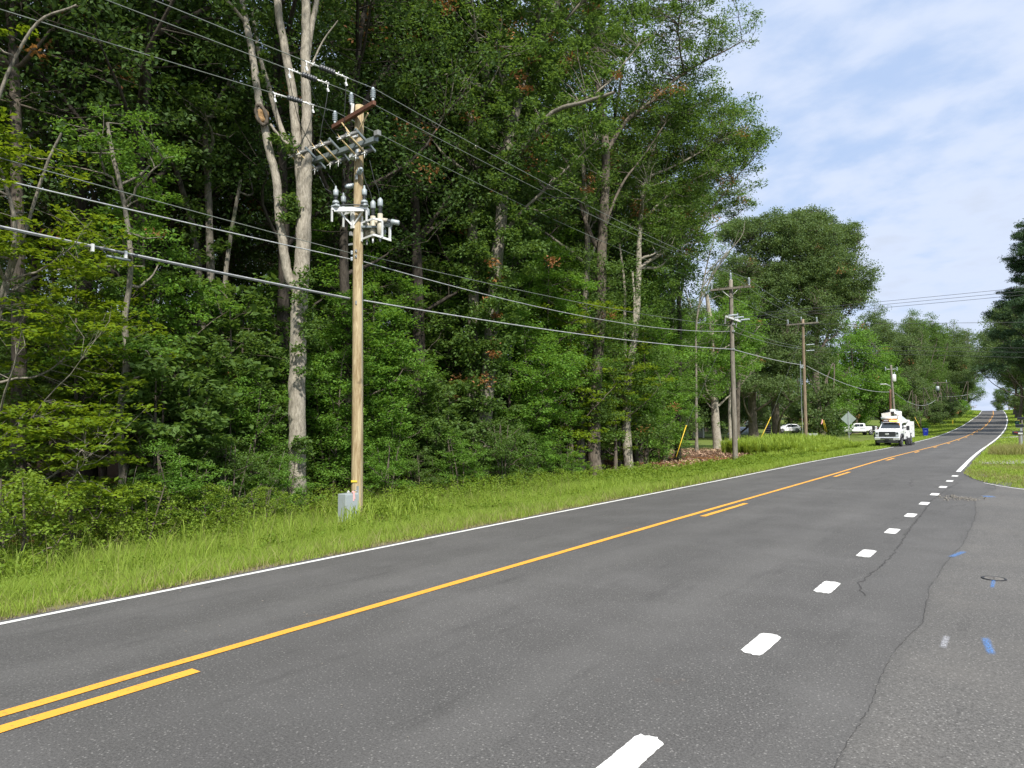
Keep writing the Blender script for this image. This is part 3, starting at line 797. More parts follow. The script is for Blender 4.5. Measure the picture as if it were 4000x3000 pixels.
FAR.append(far_proto(55, 25, 9.5, M_LEAF_F, low=8.5, nclump=620))
PINE = [pine_proto(71), pine_proto(72, 24)]

# ---------------------------------------------------------------- the trees at the wood's edge, one by one
def custom(name, label, px, X, stems_px, r0s, blobs, nclump, **kw):
    """a tree standing at (px column, world x = X); its stems run through points (px, py) of the photo, at depth offsets"""
    g = atx(px, X); base = Vector(G(g.x, g.y)); dep = (base - CAM).dot(CG)
    stems = []
    for (pts, r0, r1) in stems_px:
        q = []
        for i, pt in enumerate(pts):
            dd = pt[2] if len(pt) > 2 else 0
            if pt[1] == 'g': q.append((0, 0, -.3)); continue
            q.append(tuple(at(pt[0], pt[1], dep + dd) - base))
        stems.append((q, r0, r1))
    bl = []
    for b in blobs:
        bl.append((tuple(at(b[0], b[1], dep + b[2]) - base), b[3] if hasattr(b[3], '__len__') else (b[3],) * 3))
    ex = kw.pop('extra_px', None)
    if ex: kw['extra'] = [tuple(at(e[0] + rng.normal(0, e[3]), e[1] + rng.normal(0, e[4]), dep + e[2] + rng.normal(0, .25)) - base) for e in ex for _ in range(e[5])]
    tm, cm = tree_meshes(int(px) + 5, stems, bl, nclump, **kw)
    t = place((tm, cm), base, 0, 1, name, label, 'tree')
    return t, base, dep

# pale twin-forked trunk beside the new pole
t1, b1, d1 = custom('forked_tree', 'tall bare-barked pale tree forking into three stems left of the new utility pole', 1160, -16.4,
    [([(1158, 'g'), (1162, 1850), (1160, 1500), (1168, 1230), (1180, 1050), (1186, 860), (1188, 660)], .25, .205),
     ([(1192, 760), (1197, 600), (1198, 450), (1193, 240), (1196, 60), (1192, -150), (1185, -420)], .165, .10),
     ([(1180, 760, .05), (1166, 600, .05), (1152, 470, .1), (1140, 340, .15), (1112, 190, .2), (1085, 20, .25), (1068, -200, .4), (1050, -420, .6)], .145, .09),
     ([(1196, 250, .1), (1214, 120, .1), (1236, 10, .15), (1262, -120, .2), (1290, -300, .3)], .095, .05),
     ([(1160, 1140), (1128, 1080, -.1), (1106, 960, -.15), (1090, 830, -.2), (1080, 700, -.25), (1052, 590, -.25), (1034, 500, -.25), (1014, 415, -.2), (998, 300, -.2), (982, 190, -.1), (958, 70, 0), (935, -80, .2), (880, -400, .4)], .135, .080),
     ([(1140, 600, .6), (1090, 480, .6), (1050, 340, .7), (1010, 200, .8), (985, 40, 1)], .09, .05),
     ([(1120, 560, 0), (1085, 525, -.1), (1055, 485, -.2)], .04, .04),
     ([(1215, 260, .1), (1262, 160, .1), (1320, 80, 0)], .03, .015)],
    None, [(1100, -500, .5, (5, 5, 2.2)), (800, -420, -1.5, (3, 3, 1.6)), (1400, -350, 1, (3, 3, 2)), (900, -300, 1, (2.5, 2.5, 1.4))], 240, bark=M_BARKL, leaf=M_LEAF_A, nleaf=90, lsize=.12, limbs=10,
    extra_px=[(1190, 1280, -.3, 16, 120, 12), (1120, 560, -.2, 25, 25, 3), (1190, 1750, -.3, 20, 120, 6), (1130, 840, -.2, 18, 60, 5), (1060, 200, 0, 30, 60, 2)], crad=(.18, .42))
# burl scar on the left stem
sc_ = MB(); bc = at(1022, 450, d1 - .42) - b1
for k in range(28):
    pass
tt = []
for k in range(25):
    a = 2 * math.pi * k / 24
    tt.append(bc + CA * (math.cos(a) * .13 + math.sin(a) * -.07) + CB * (math.sin(a) * .27) - CG * .02)
sc_.tube(tt, [.05 + .012 * math.sin(k * 1.9) for k in range(25)], 8, caps=False)
sc_.build('scar_rim', M_BARK, t1)
sc2 = MB(); sc2.lathe(bc + CG * .02, -CG, [(0, .20), (.05, .17), (.03, .08), (-.02, .01)], 14); so2 = sc2.build('scar_hollow', simple('bare_wood', (.36, .22, .10), .8, 0, .4, 14, dirt=(.10, .06, .03)), t1)

# the two oaks right of the pole
custom('oak_tree', 'tall oak leaning right, leaves sprouting all up its trunk, beyond the new pole', 1885, -17.0,
    [([(1885, 'g'), (1880, 1780), (1900, 1560), (1918, 1300), (1940, 1020), (1965, 760), (1985, 560), (2030, 380, .5), (2080, 200, 1), (2150, 60, 1.5), (2240, -80, 2)], .33, .13),
     ([(1975, 640), (2060, 560, -.6), (2160, 440, -1.3), (2280, 400, -2), (2400, 360, -2.6)], .13, .05),
     ([(1990, 560), (1975, 350, .5), (1960, 150, 1), (1920, -60, 1)], .14, .06)],
    None, [(2050, 250, 0, (3, 3, 2)), (2300, 80, 1, (3.4, 3.4, 1.6)), (1850, 100, 1, (3, 3, 1.8)), (2250, 500, -1.5, (1.8, 1.8, 1.2)), (2000, -200, 0, (4.5, 4.5, 2)), (2120, 700, 0, (2.2, 2.2, 1.8)), (1930, 480, 0, (2.4, 2.4, 2.2)), (2150, 330, .5, (3, 3, 2))], 520, bark=M_BARKM, leaf=M_LEAF_A, nleaf=80, lsize=.15, dead=.07,
    extra_px=[(1935, 1250, -.5, 55, 160, 60), (1890, 1700, -.4, 75, 140, 50), (1950, 850, -.5, 60, 150, 36), (2060, 1000, -.6, 60, 50, 8), (2060, 500, -.5, 120, 120, 20)], crad=(.28, .58), limbs=12)
custom('oak_tree', 'straight leaf-clad oak standing close left of the leaning oak', 1838, -17.6,
    [([(1838, 'g'), (1845, 1500), (1850, 1200), (1845, 900), (1850, 600), (1835, 450), (1800, 250, .5), (1770, 0, 1), (1760, -200, 1)], .25, .12),
     ([(1848, 620), (1900, 350, .4), (1905, 100, .7), (1900, -120, 1)], .13, .06)],
    None, [(1780, 250, 0, (2.6, 2.6, 2.4)), (1650, 60, .5, (3, 3, 2)), (1850, -100, 0, (4, 4, 2)), (1640, 420, 0, (1.8, 1.8, 1.6)), (1560, 200, 1, (2.6, 2.6, 2.2)), (1500, 0, 1, (3, 3, 2))], 420, bark=M_BARKM, leaf=M_LEAF_A, nleaf=80, lsize=.15, dead=.05,
    extra_px=[(1842, 1150, -.4, 50, 200, 50), (1840, 700, -.4, 60, 160, 30), (1800, 1500, -.4, 60, 120, 22)], crad=(.28, .58), limbs=10)
custom('willow_oak_tree', 'tall oak with a long bare limb reaching right against the sky', 2330, -16.2,
    [([(2325, 'g'), (2320, 1750), (2328, 1500), (2345, 1250), (2350, 1000), (2362, 760), (2365, 560), (2340, 380, .4), (2330, 200, .8), (2320, 40, 1)], .34, .12),
     ([(2366, 600), (2440, 480, .3), (2540, 400, .8), (2640, 310, 1.2), (2740, 245, 1.5), (2830, 200, 1.8), (2900, 160, 2.0)], .12, .02),
     ([(2358, 1000), (2300, 900, .4), (2230, 680, .8), (2170, 560, 1.2)], .13, .06),
     ([(2362, 880), (2430, 720, .6), (2520, 600, 1.2), (2600, 480, 1.8)], .07, .03)],
    None, [(2700, 250, 1.2, (1.8, 1.6, .9)), (2560, 360, .8, (1.6, 1.6, .9)), (2760, 130, 1.5, (2.6, 2.2, 1.3)), (2560, 60, 1, (3, 3, 1.5)), (2350, 150, 0, (3, 3, 2.4)), (2600, 240, 1.5, (2.4, 2.2, 1.1)), (2250, -100, 0, (4, 4, 2)), (2880, 170, 2, (1.0, 1.0, .7)), (2480, -150, 1, (4, 4, 2)), (2200, 500, .5, (2, 2, 1.5)), (2860, 60, 2, (1.2, 1.2, .6)), (2480, 420, 1, (2.6, 2.4, 1.8)), (2300, 750, 1, (2.2, 2.2, 1.8)), (2700, 0, 1.5, (3, 3, 1.4))], 620, bark=M_BARK, leaf=M_LEAF_A, nleaf=80, lsize=.15, dead=.03,
    extra_px=[(2362, 1350, -.5, 55, 150, 50), (2335, 1600, -.4, 60, 70, 16), (2375, 1000, -.4, 80, 150, 30), (2330, 700, -.4, 90, 150, 22)], crad=(.35, .75), limbs=16, asp=.35)
custom('oak_tree', 'pale smooth tree with several upright stems right of the long-limbed oak', 2455, -16.4,
    [([(2458, 'g'), (2448, 1700), (2452, 1500), (2480, 1300), (2492, 1120), (2500, 900), (2520, 700, .4), (2560, 560, .8)], .27, .08),
     ([(2450, 1560), (2440, 1300, .4), (2440, 1130, .6), (2420, 950, .8)], .11, .05), ([(2465, 1400), (2478, 1200, -.3), (2470, 1060, -.4)], .09, .05)],
    None, [(2600, 420, 1, (2.8, 2.6, 1.6)), (2760, 460, 2, (2.6, 2.4, 1.6)), (2860, 560, 2, (1.9, 1.9, 1.4)), (2940, 540, 2.5, (1.3, 1.3, 1.1)), (2500, 650, 0, (2.5, 2.5, 2)), (2700, 680, 1, (2.4, 2.4, 1.5)), (2890, 700, 1.5, (1.4, 1.4, 1.0)), (2900, 420, 2.5, (.9, .9, .7)), (2700, 560, 1, (3, 2.6, 1.8)), (2560, 850, 1, (2.4, 2.4, 2)), (2800, 620, 2, (2.4, 2.2, 1.4)), (2640, 900, 1, (2, 2, 1.6))], 640, bark=M_BARKL, leaf=M_LEAF_A, nleaf=80, lsize=.16, dead=.035,
    extra_px=[(2510, 1150, -.3, 70, 150, 32), (2540, 1450, -.3, 60, 130, 34), (2550, 1650, -.5, 50, 60, 14)], crad=(.4, .8), limbs=14, asp=.38)
custom('oak_tree', 'dark slender oak at the end of the wood beside the sky gap', 2640, -18.5,
    [([(2648, 'g'), (2650, 1600), (2655, 1300), (2650, 1100), (2662, 900), (2690, 700)], .22, .07), ([(2652, 1200), (2690, 1000, .5), (2760, 880, 1)], .09, .04)],
    None, [(2650, 820, 0, (2.5, 2.5, 1.6)), (2800, 740, 1, (2.2, 2.2, 1.4)), (2640, 1080, 0, (1.5, 1.5, 1.2)), (2860, 800, 1.5, (1.4, 1.4, .8))], 210, bark=M_BARKD, leaf=M_LEAF_A, nleaf=80, lsize=.17, dead=.05,
    extra_px=[(2660, 1350, -.3, 60, 150, 22), (2700, 1600, -.3, 70, 80, 16)], crad=(.4, .8), asp=.38)
custom('dead_tree', 'bare dead-topped tree in the sky gap between the wood and the far trees', 2715, -22,
    [([(2715, 'g'), (2720, 1500), (2722, 1250), (2765, 1020, 0), (2800, 900)], .13, .03)] +
    [([(2722 + 9 * i, 1250 - 45 * i), (2760 + 32 * i, 1080 - 36 * i, .4 * (-1) ** i), (2815 + 24 * i, 1000 - 34 * i, .8 * (-1) ** i)], .05, .012) for i in range(5)] + [([(2700, 1200), (2650, 1060, .3), (2640, 950, .5)], .05, .015)],
    None, [(2800, 980, 0, (1.5, 1.5, 1.2))], 40, bark=M_BARKM, leaf=M_LEAF_A, nleaf=14, lsize=.15, crad=(.3, .6), limbs=14, twig=.014)
custom('understory_tree', 'spreading tree with yellow-green leaves in flat sprays at the left edge of the photo', 40, -16.0,
    [([(-60, 'g'), (-40, 1500), (20, 1150), (100, 900), (180, 650), (240, 520)], .055, .02), ([(-40, 1300), (60, 900, -.4), (-30, 500, -.6), (120, 120, -.6), (300, 20, -.6)], .045, .02), ([(20, 1150), (200, 1060, .6), (420, 1040, 1.2), (560, 1040, 1.6)], .03, .01)],
    None, [(120, 1700, -.2, (2.0, 2.0, .5)), (330, 1600, .5, (1.8, 1.5, .4)), (100, 1300, 0, (2.1, 2, .8)), (360, 1240, .8, (1.5, 1.4, .35)), (60, 900, -.3, (1.8, 1.8, .8)), (300, 1000, .5, (1.3, 1.3, .5)), (20, 600, -.4, (1.4, 1.4, .7)), (420, 1800, .8, (1.2, 1.2, .3)), (150, 1950, -.2, (2.2, 2, .4)), (450, 1500, 1, (1.2, 1, .25)), (60, 150, -.3, (.9, .9, .4))],
    330, bark=M_BARKM, leaf=M_LEAF_Y, nleaf=34, lsize=.125, flat=.22, up=1.8, crad=(.22, .48), limbs=26, twig=.007, limb_r=.03, dead=.015)
custom('slender_tree', 'slender pale crooked trunk leaning right behind the yellow-green sprays', 480, -17.6,
    [([(455, 'g'), (480, 1850), (470, 1650), (495, 1400), (488, 1250), (510, 1050), (495, 850), (440, 600), (420, 480)], .10, .04)],
    None, [(480, 600, 0, (1.5, 1.5, 1.0)), (520, 950, -.2, (1.2, 1.2, .6)), (560, 1350, -.2, (1.0, 1.0, .5))], 60, bark=M_BARKM, leaf=M_LEAF_B, nleaf=60, lsize=.10, crad=(.25, .5), flat=.4)
custom('clustered_tree', 'clump of three grey trunks wrapped in big dark leaves, left part of wood', 835, -20.5,
    [([(840, 'g'), (835, 1500), (825, 1150), (815, 800), (800, 500)], .17, .09), ([(810, 'g'), (790, 1300, .4), (765, 950, .6), (700, 700, .8), (620, 420, 1), (560, 200, 1)], .13, .06), ([(860, 'g'), (866, 1300, -.3), (890, 1000, -.3), (940, 700, 0)], .10, .05)],
    None, [(780, 480, 0, (2.4, 2.4, 1.8)), (600, 250, 1, (2.5, 2.5, 1.6)), (900, 300, 0, (2.4, 2.4, 2))], 120, bark=M_BARKM, leaf=M_LEAF_A, nleaf=80, lsize=.16, dead=.03,
    extra_px=[(850, 1420, -.5, 75, 55, 18), (880, 1600, -.5, 90, 60, 18), (850, 1190, -.4, 60, 60, 9), (800, 820, -.3, 60, 120, 12)], crad=(.25, .5), limbs=8)
# ---------------------------------------------------------------- trees and shrubs along the wood's edge
PI = math.pi
def edge_plant(protos, i, px, X, sc_, label, name='sapling', cat='sapling', parts=('stem', 'foliage'), group=None, rot=None):
    g = atx(px, X)
    return place(protos[i], G(g.x, g.y), rng.uniform(0, 6.28) if rot is None else rot, sc_, name, label, cat, group, parts)
for a in [
    (SAP, 1, 1300, -18.0, 1.0, 'thin multi-stemmed sapling between the forked pale tree and the new utility pole'),
    (SAP, 0, 1395, -17.9, 1.1, 'leafy green sapling directly behind the new utility pole'),
    (SAP, 2, 1455, -18.6, 1.05, 'tall leafy sapling just right of the new utility pole'),
    (SAP, 1, 1525, -17.6, .72, 'low spreading sapling with maple-like leaves right of the new pole'),
    (SAP, 0, 1665, -18.9, .8, 'sapling with pale thin stems midway between the new pole and the leaning oak'),
    (SAP, 5, 1735, -17.2, .85, 'bushy sapling left of the foot of the two oaks'),
    (SAP, 2, 1990, -17.3, 1.15, 'tall dense sapling touching the leaning oak on its right'),
    (SAP, 0, 2060, -16.6, 1.15, 'dense bright sapling second to the right of the leaning oak'),
    (SAP, 2, 2140, -17.2, 1.25, 'broad leafy young tree midway between the leaning oak and the long-limbed oak'),
    (SAP, 4, 2230, -16.9, 1.25, 'yellowish leafy young tree left of the long-limbed oak'),
    (SAP, 1, 2290, -17.8, 1.2, 'bushy sapling hiding the left side of the long-limbed oak trunk'),
    (SAP, 4, 2400, -16.8, 1.1, 'narrow leafy sapling between the long-limbed oak and the pale smooth tree'),
    (SAP, 2, 2520, -16.9, 1.2, 'narrow column of leaves just right of the pale smooth tree'),
    (SAP, 0, 2590, -18.5, 1.2, 'leafy sapling before the opening to the lawn'),
    (SAP, 1, 960, -17.3, .8, 'leafy bush with small pale green leaves left of the forked tree'),
    (SAP, 0, 1010, -19.5, 1.0, 'shaded sapling behind the dead brush left of the forked tree'),
    (SAP, 5, 620, -16.9, 1.0, 'rounded leafy bush at the wood edge in the left third of the photo'),
    (SAP, 5, 780, -17.1, .95, 'second rounded bush, right of the first, below the clump of grey trunks'),
    (SAP, 4, 300, -18.5, 1.0, 'green sapling half hidden behind the yellow-green sprays'),
    (SAP, 1, 1225, -19.0, 1.1, 'small sapling seen in the gap between forked tree and pole'),
    (SAP, 2, 1760, -19.6, 1.35, 'tall young tree behind the straight leaf-clad oak, on its left'),
    (SAP, 2, 2020, -19.4, 1.5, 'tall young tree behind the leaning oak, on its right'),
    (SAP, 0, 2120, -19.8, 1.9, 'very tall narrow young tree midway between the two big oaks'),
    (SAP, 2, 2220, -19.0, 1.45, 'tall young tree behind the yellowish one'),
    (SAP, 2, 2410, -18.6, 1.5, 'tall young tree between the long-limbed oak and the pale smooth tree'),
    (SAP, 0, 2480, -18.4, 1.9, 'narrow young tree rising behind the pale smooth tree'),
    (SAP, 2, 2590, -19.5, 1.4, 'tall young tree left of the dark slender oak'),
    (SAP, 2, 1300, -20.0, 1.3, 'tall young tree behind the gap left of the new pole'),
    (SAP, 5, 930, -18.8, 1.4, 'young tree with big leaves, left of the forked tree'),
    (SAP, 2, 560, -19.0, 1.15, 'young tree behind the slender crooked trunk')]:
    edge_plant(*a)
for a in [
    (SHRUB, 0, 690, -15.3, .95, 'low bright shrub in front of the rounded bushes'),
    (SHRUB, 2, 880, -16.0, .85, 'low green shrub left of the dead brush'),
    (SHRUB, 0, 1110, -15.5, .75, 'small shrub at the foot of the forked tree'),
    (SHRUB, 0, 1500, -16.2, .9, 'small shrub just right of the new pole foot'),
    (SHRUB, 2, 1640, -16.6, .6, 'low shrub in the shade between pole and oaks'),
    (SHRUB, 0, 1790, -15.9, 1.0, 'low shrub covering the left foot of the oaks'),
    (SHRUB, 2, 1960, -15.7, 1.0, 'low shrub covering the right foot of the leaning oak'),
    (SHRUB, 0, 2090, -16.0, .9, 'low shrub at the edge of the verge between the big oaks'),
    (SHRUB, 0, 2210, -15.9, .8, 'small shrub left of the bare foot of the long-limbed oak'),
    (SHRUB, 1, 560, -14.7, .9, 'low weedy shrub in the tall grass at left'),
    (SHRUB, 1, 300, -14.6, 1.0, 'leafy weedy shrub below the yellow-green sprays'),
    (SHRUB, 1, 60, -13.5, 1.15, 'tall weedy shrub at the lower left edge of the wood'),
    (SHRUB, 1, 820, -14.7, .8, 'weedy shrub in the grass left of the forked tree'),
    (SHRUB, 1, 1040, -14.7, .7, 'weedy shrub in the grass just left of the grey cabinet')]:
    edge_plant(*a, name='shrub', cat='shrub')

# tall trees inside the wood: a jittered lattice inside the visible wedge
cnt = 0; r4 = np.random.default_rng(99)
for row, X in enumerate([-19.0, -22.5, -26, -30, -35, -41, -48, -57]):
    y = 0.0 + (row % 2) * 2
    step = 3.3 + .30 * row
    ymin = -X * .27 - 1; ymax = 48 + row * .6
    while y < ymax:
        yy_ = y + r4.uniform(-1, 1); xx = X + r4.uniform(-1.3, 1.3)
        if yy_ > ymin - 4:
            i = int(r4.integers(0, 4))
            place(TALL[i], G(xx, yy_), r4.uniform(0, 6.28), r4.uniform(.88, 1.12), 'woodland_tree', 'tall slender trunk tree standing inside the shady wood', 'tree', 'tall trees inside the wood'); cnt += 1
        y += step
cu = 0
for row, X in enumerate([-19.5, -24, -29, -36, -46, -58]):
    y = 1.0 + row; step = 3.6 + .5 * row; ymin = -X * .27 - 2
    while y < 47 + row:
        yy_ = y + r4.uniform(-1.2, 1.2); xx = X + r4.uniform(-1.2, 1.2)
        if yy_ > ymin:
            i = int(r4.integers(0, 3))
            place(UNDER[i], G(xx, yy_), r4.uniform(0, 6.28), r4.uniform(.7, 1.15), 'understory_tree', 'low leafy tree growing in the shade between the tall trunks', 'tree', 'understory trees inside the wood'); cu += 1
        y += step
# far side of the wood: one mass nobody could count
def wood_mass():
    r = np.random.default_rng(5)
    n = 5200
    x = r.uniform(-92, -70, n); y = r.uniform(5, 75, n); z = r.uniform(0, 13, n)
    n2 = 1500
    x = np.concatenate([x, r.uniform(-70, -58, n2)]); y = np.concatenate([y, r.uniform(52, 78, n2)]); z = np.concatenate([z, r.uniform(0, 13, n2)])
    C = np.stack([x, y, H(x, y) + z], -1)
    P = clump_points(r, C, r.uniform(.9, 1.9, len(C)), 26, .7)
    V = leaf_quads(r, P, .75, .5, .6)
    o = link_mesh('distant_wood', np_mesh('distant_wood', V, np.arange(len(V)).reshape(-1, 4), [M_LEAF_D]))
    tag(o, 'deep shaded wood behind the near trunks', 'woodland', kind='stuff')
wood_mass()

# ---------------------------------------------------------------- trees round the lawn, treeline to the crest
def far_at(protos, i, px, py_base, depth, sc_, label, name='tree', cat='tree', group=None, parts=('trunk', 'crown')):
    p = at(px, py_base, depth)
    return place(protos[i], G(p.x, p.y, -.2), rng.uniform(0, 6.28), sc_, name, label, cat, group, parts)
custom_far = [
    (2938, 92, 'stout oak trunk with flared foot on the lawn, left of the white hatchback', [([(2938, 'g'), (2938, 1500), (2960, 1300), (3010, 1150), (3060, 1000)], .62, .2), ([(2940, 1450), (2900, 1250, 1), (2890, 1080, 1)], .3, .1)],
        [(2900, 1060, 0, (4, 4, 2.5)), (3000, 940, 0, (4.5, 4, 3)), (2880, 1250, 0, (3, 3, 2.2)), (2880, 910, 0, (3, 3, 1.5)), (3040, 860, 0, (3, 3, 1.2)), (3040, 1250, 0, (3.5, 3, 2)), (2960, 1400, -2, (4, 3, 1.6)), (2900, 900, 2, (2.5, 2.5, 1.5)), (2930, 1150, 0, (5, 4, 3)), (2980, 1090, -1, (4, 3, 2.4)), (3010, 1330, -1, (4, 3, 2)), (3000, 1500, -3, (3, 2.5, 1.3)), (2900, 1500, -3, (2.5, 2.5, 1.4))]),
    (3028, 94, 'oak on the lawn leaning right with a broken pale limb, left of the white hatchback', [([(3025, 'g'), (3028, 1520), (3060, 1430), (3075, 1330), (3120, 1150), (3180, 1000)], .58, .18), ([(3040, 1480), (3000, 1380, .5), (2980, 1280, .5)], .3, .12)],
        [(3120, 930, 0, (5, 4, 3)), (3200, 1050, 0, (4.5, 4, 3)), (3060, 1100, 0, (4, 4, 2.5)), (3040, 1440, -2, (3, 2.5, 1.5)), (3090, 870, 2, (2.6, 2.6, 1.2)), (3170, 850, 2, (2.4, 2.4, 1.2)), (3180, 1240, 0, (3.5, 3, 2.4)), (3040, 1280, 0, (4, 3, 2.4)), (3090, 1530, -3, (3.4, 2.5, 1.6)), (3110, 1180, -1, (4.5, 3, 2.4)), (3130, 1060, -1, (4, 3, 2)), (3080, 1400, -2, (3, 3, 1.8)), (3170, 1400, 0, (3, 3, 2))]),
    (3200, 104, 'tall rounded oak whose crown reaches furthest right over the utility line', [([(3190, 'g'), (3185, 1440), (3200, 1250), (3260, 1120), (3330, 1050)], .6, .15), ([(3190, 1400), (3225, 1330, -.5), (3240, 1290, -.5)], .22, .16)],
        [(3240, 980, 0, (5, 4, 3)), (3320, 1080, 0, (4, 4, 2.6)), (3170, 900, 0, (4, 4, 2.6)), (3280, 920, 1, (3.5, 3.5, 2)), (3370, 1130, 0, (1.8, 1.8, 1.3)), (3230, 1150, 1, (4, 3, 2.6)), (3200, 1270, 1, (4, 3, 2.4)), (3270, 1180, 0, (4, 3, 2)), (3330, 1170, 0, (2.5, 2.5, 1.4)), (3190, 1090, -1, (4, 3, 2.2)), (3140, 1350, 1, (3, 3, 2))])]
for px, dep, lab, st, bl in custom_far:
    g = at(px, 1700, dep)
    custom('oak_tree', lab, px, g.x, st, None, bl, 1350, bark=M_BARK, leaf=M_LEAF_F, up=.2, nleaf=70, lsize=.25, crad=(.7, 1.3), limbs=14, twig=.03, limb_r=.2, dead=.008, shell=.38)
custom('flared_tree', 'pale flared trunk at the lawn edge left of the old utility pole', 2800, at(2800, 1720, 60).x, [([(2800, 'g'), (2795, 1640), (2790, 1500), (2780, 1300), (2760, 1150)], .42, .16)], None,
    [(2780, 1330, 0, (2.5, 2.5, 2.5)), (2860, 1420, 0, (2.4, 2.2, 1.5)), (2770, 1500, 0, (2, 2, 1.6)), (2850, 1230, 0, (2.2, 2, 1.5)), (2740, 1450, 0, (2, 2, 1.5))], 300, bark=M_BARKL, leaf=M_LEAF_B, nleaf=60, lsize=.17, crad=(.4, .8), limbs=12, twig=.02)
custom('slender_tree', 'thin pale trunk between the flared tree and the old pole', 2848, at(2848, 1715, 62).x, [([(2848, 'g'), (2850, 1600), (2855, 1480), (2850, 1300)], .16, .08)], None,
    [(2900, 1380, 0, (2, 2, 2)), (2930, 1300, 0, (2, 2, 1.5))], 140, bark=M_BARKL, leaf=M_LEAF_B, nleaf=60, lsize=.17, crad=(.4, .8), limbs=8, twig=.02)
custom('slender_tree', 'dark trunk close behind the old utility pole', 2875, at(2872, 1712, 66).x, [([(2878, 'g'), (2880, 1600), (2885, 1440), (2880, 1250), (2890, 1120)], .28, .12)], None,
    [(2900, 1180, 0, (2.5, 2.5, 2)), (2830, 1120, 0, (2.2, 2, 1.5))], 160, bark=M_BARK, leaf=M_LEAF_A, nleaf=60, lsize=.18, crad=(.45, .85), limbs=8, twig=.02)
labs = [
    (FAR, 3, 3340, 122, 1.22, 'bright green maple behind the pickup and boom truck'),
    (FAR, 3, 3235, 112, .95, 'smaller bright green tree left of the bright maple'),
    (FAR, 3, 3450, 134, .98, 'leafy tree right of the bright maple, behind the short brown pole'),
    (FARBUSH, 0, 3195, 98, 1.7, 'scrubby bush with bare twigs right of the third pole'),
    (FARBUSH, 0, 3265, 121, 1.9, 'scrubby bush behind the pickup bonnet'),
    (FAR, 2, 3100, 165, .95, 'tree in the hedge line behind the white hatchback'),
    (FAR, 0, 2990, 160, .95, 'dark tree behind the covered car'),
    (FAR, 2, 2880, 150, .9, 'dark tree at the back left of the lawn'),
    (FAR, 0, 2760, 140, .95, 'dark tree in the gap at the end of the wood'),
    (FAR, 1, 2560, 84, .86, 'pale green tree seen through the far end of the wood'), (FAR, 0, 2700, 92, .82, 'dense tree filling the gap right of the last wood oak'), (FAR, 1, 2800, 104, .86, 'dense tree behind the old grey pole'), (FAR, 2, 2450, 88, .9, 'dark tree deep behind the pale smooth tree'),
    (FAR, 1, 2880, 112, .9, 'dense tree right behind the old grey pole crossarms'), (FAR, 0, 2620, 104, .9, 'second dense tree in the gap at the end of the wood'),
    (FAR, 1, 2640, 130, .9, 'hazy tree seen low behind the end of the wood'),
    (FARBUSH, 0, 2900, 138, 1.7, 'dark bush behind the covered car'), (FARBUSH, 0, 3000, 142, 1.7, 'dark bush behind the second pickup'), (FARBUSH, 0, 3090, 145, 1.7, 'dark bush behind the white hatchback'), (FARBUSH, 0, 2820, 132, 1.7, 'dark bush at the left back of the lawn'),
    (FARBUSH, 0, 3380, 134, 1.6, 'dark bush above the pickup bed'),
    (FAR, 1, 3480, 160, 1.15, 'dark tree behind the lamp pole'),
    (FAR, 0, 3545, 168, 1.0, 'mid green tree just right of the lamp pole'),
    (FAR, 2, 3600, 185, 1.05, 'tree behind the yellow guy marker'),
    (FAR, 0, 3450, 195, 1.28, 'tall far tree rising highest right of the bright maple'),
    (FAR, 2, 3655, 200, 1.08, 'tree behind the transformer pole on the hill'),
    (FAR, 0, 3610, 225, 1.28, 'far rounded treetop in the middle of the hill treeline'),
    (FAR, 1, 3700, 225, 1.3, 'tree left of the yellow-green bush on the hill'),
    (FAR, 0, 3725, 250, 1.3, 'tree right above the yellow-green bush'),
    (FAR, 4, 3765, 262, 1.2, 'last tree but one on the left of the crest'),
    (FAR, 2, 3790, 318, 1.25, 'dark last tree left of the sky gap at the crest'),
    (FARBUSH, 1, 3757, 196, 1.45, 'yellow-green bush beside the small sign post on the hill'),
    (FARBUSH, 0, 3700, 160, 1.15, 'dark bush on the bank before the yellow-green bush'),
    (FARBUSH, 0, 3650, 140, 1.05, 'bush on the bank above the blue bin'),
    (FARBUSH, 1, 3590, 128, .95, 'bush behind the yellow guy marker'),
    (FARBUSH, 0, 3540, 124, 1.0, 'bush behind the boom truck bucket'),
    (FARBUSH, 0, 3680, 145, 1.2, 'second bush on the bank right of the blue bin'),
    (FARBUSH, 0, 3715, 175, 1.2, 'third bush on the bank, further up the hill')]
for (pr, i, px, dep, s_, lab) in labs:
    bush = pr is FARBUSH
    far_at(pr, i, px, 1690, dep, s_, lab, 'bush' if bush else 'tree', 'bush' if bush else 'tree', None, ('stem', 'foliage') if bush else ('trunk', 'crown'))
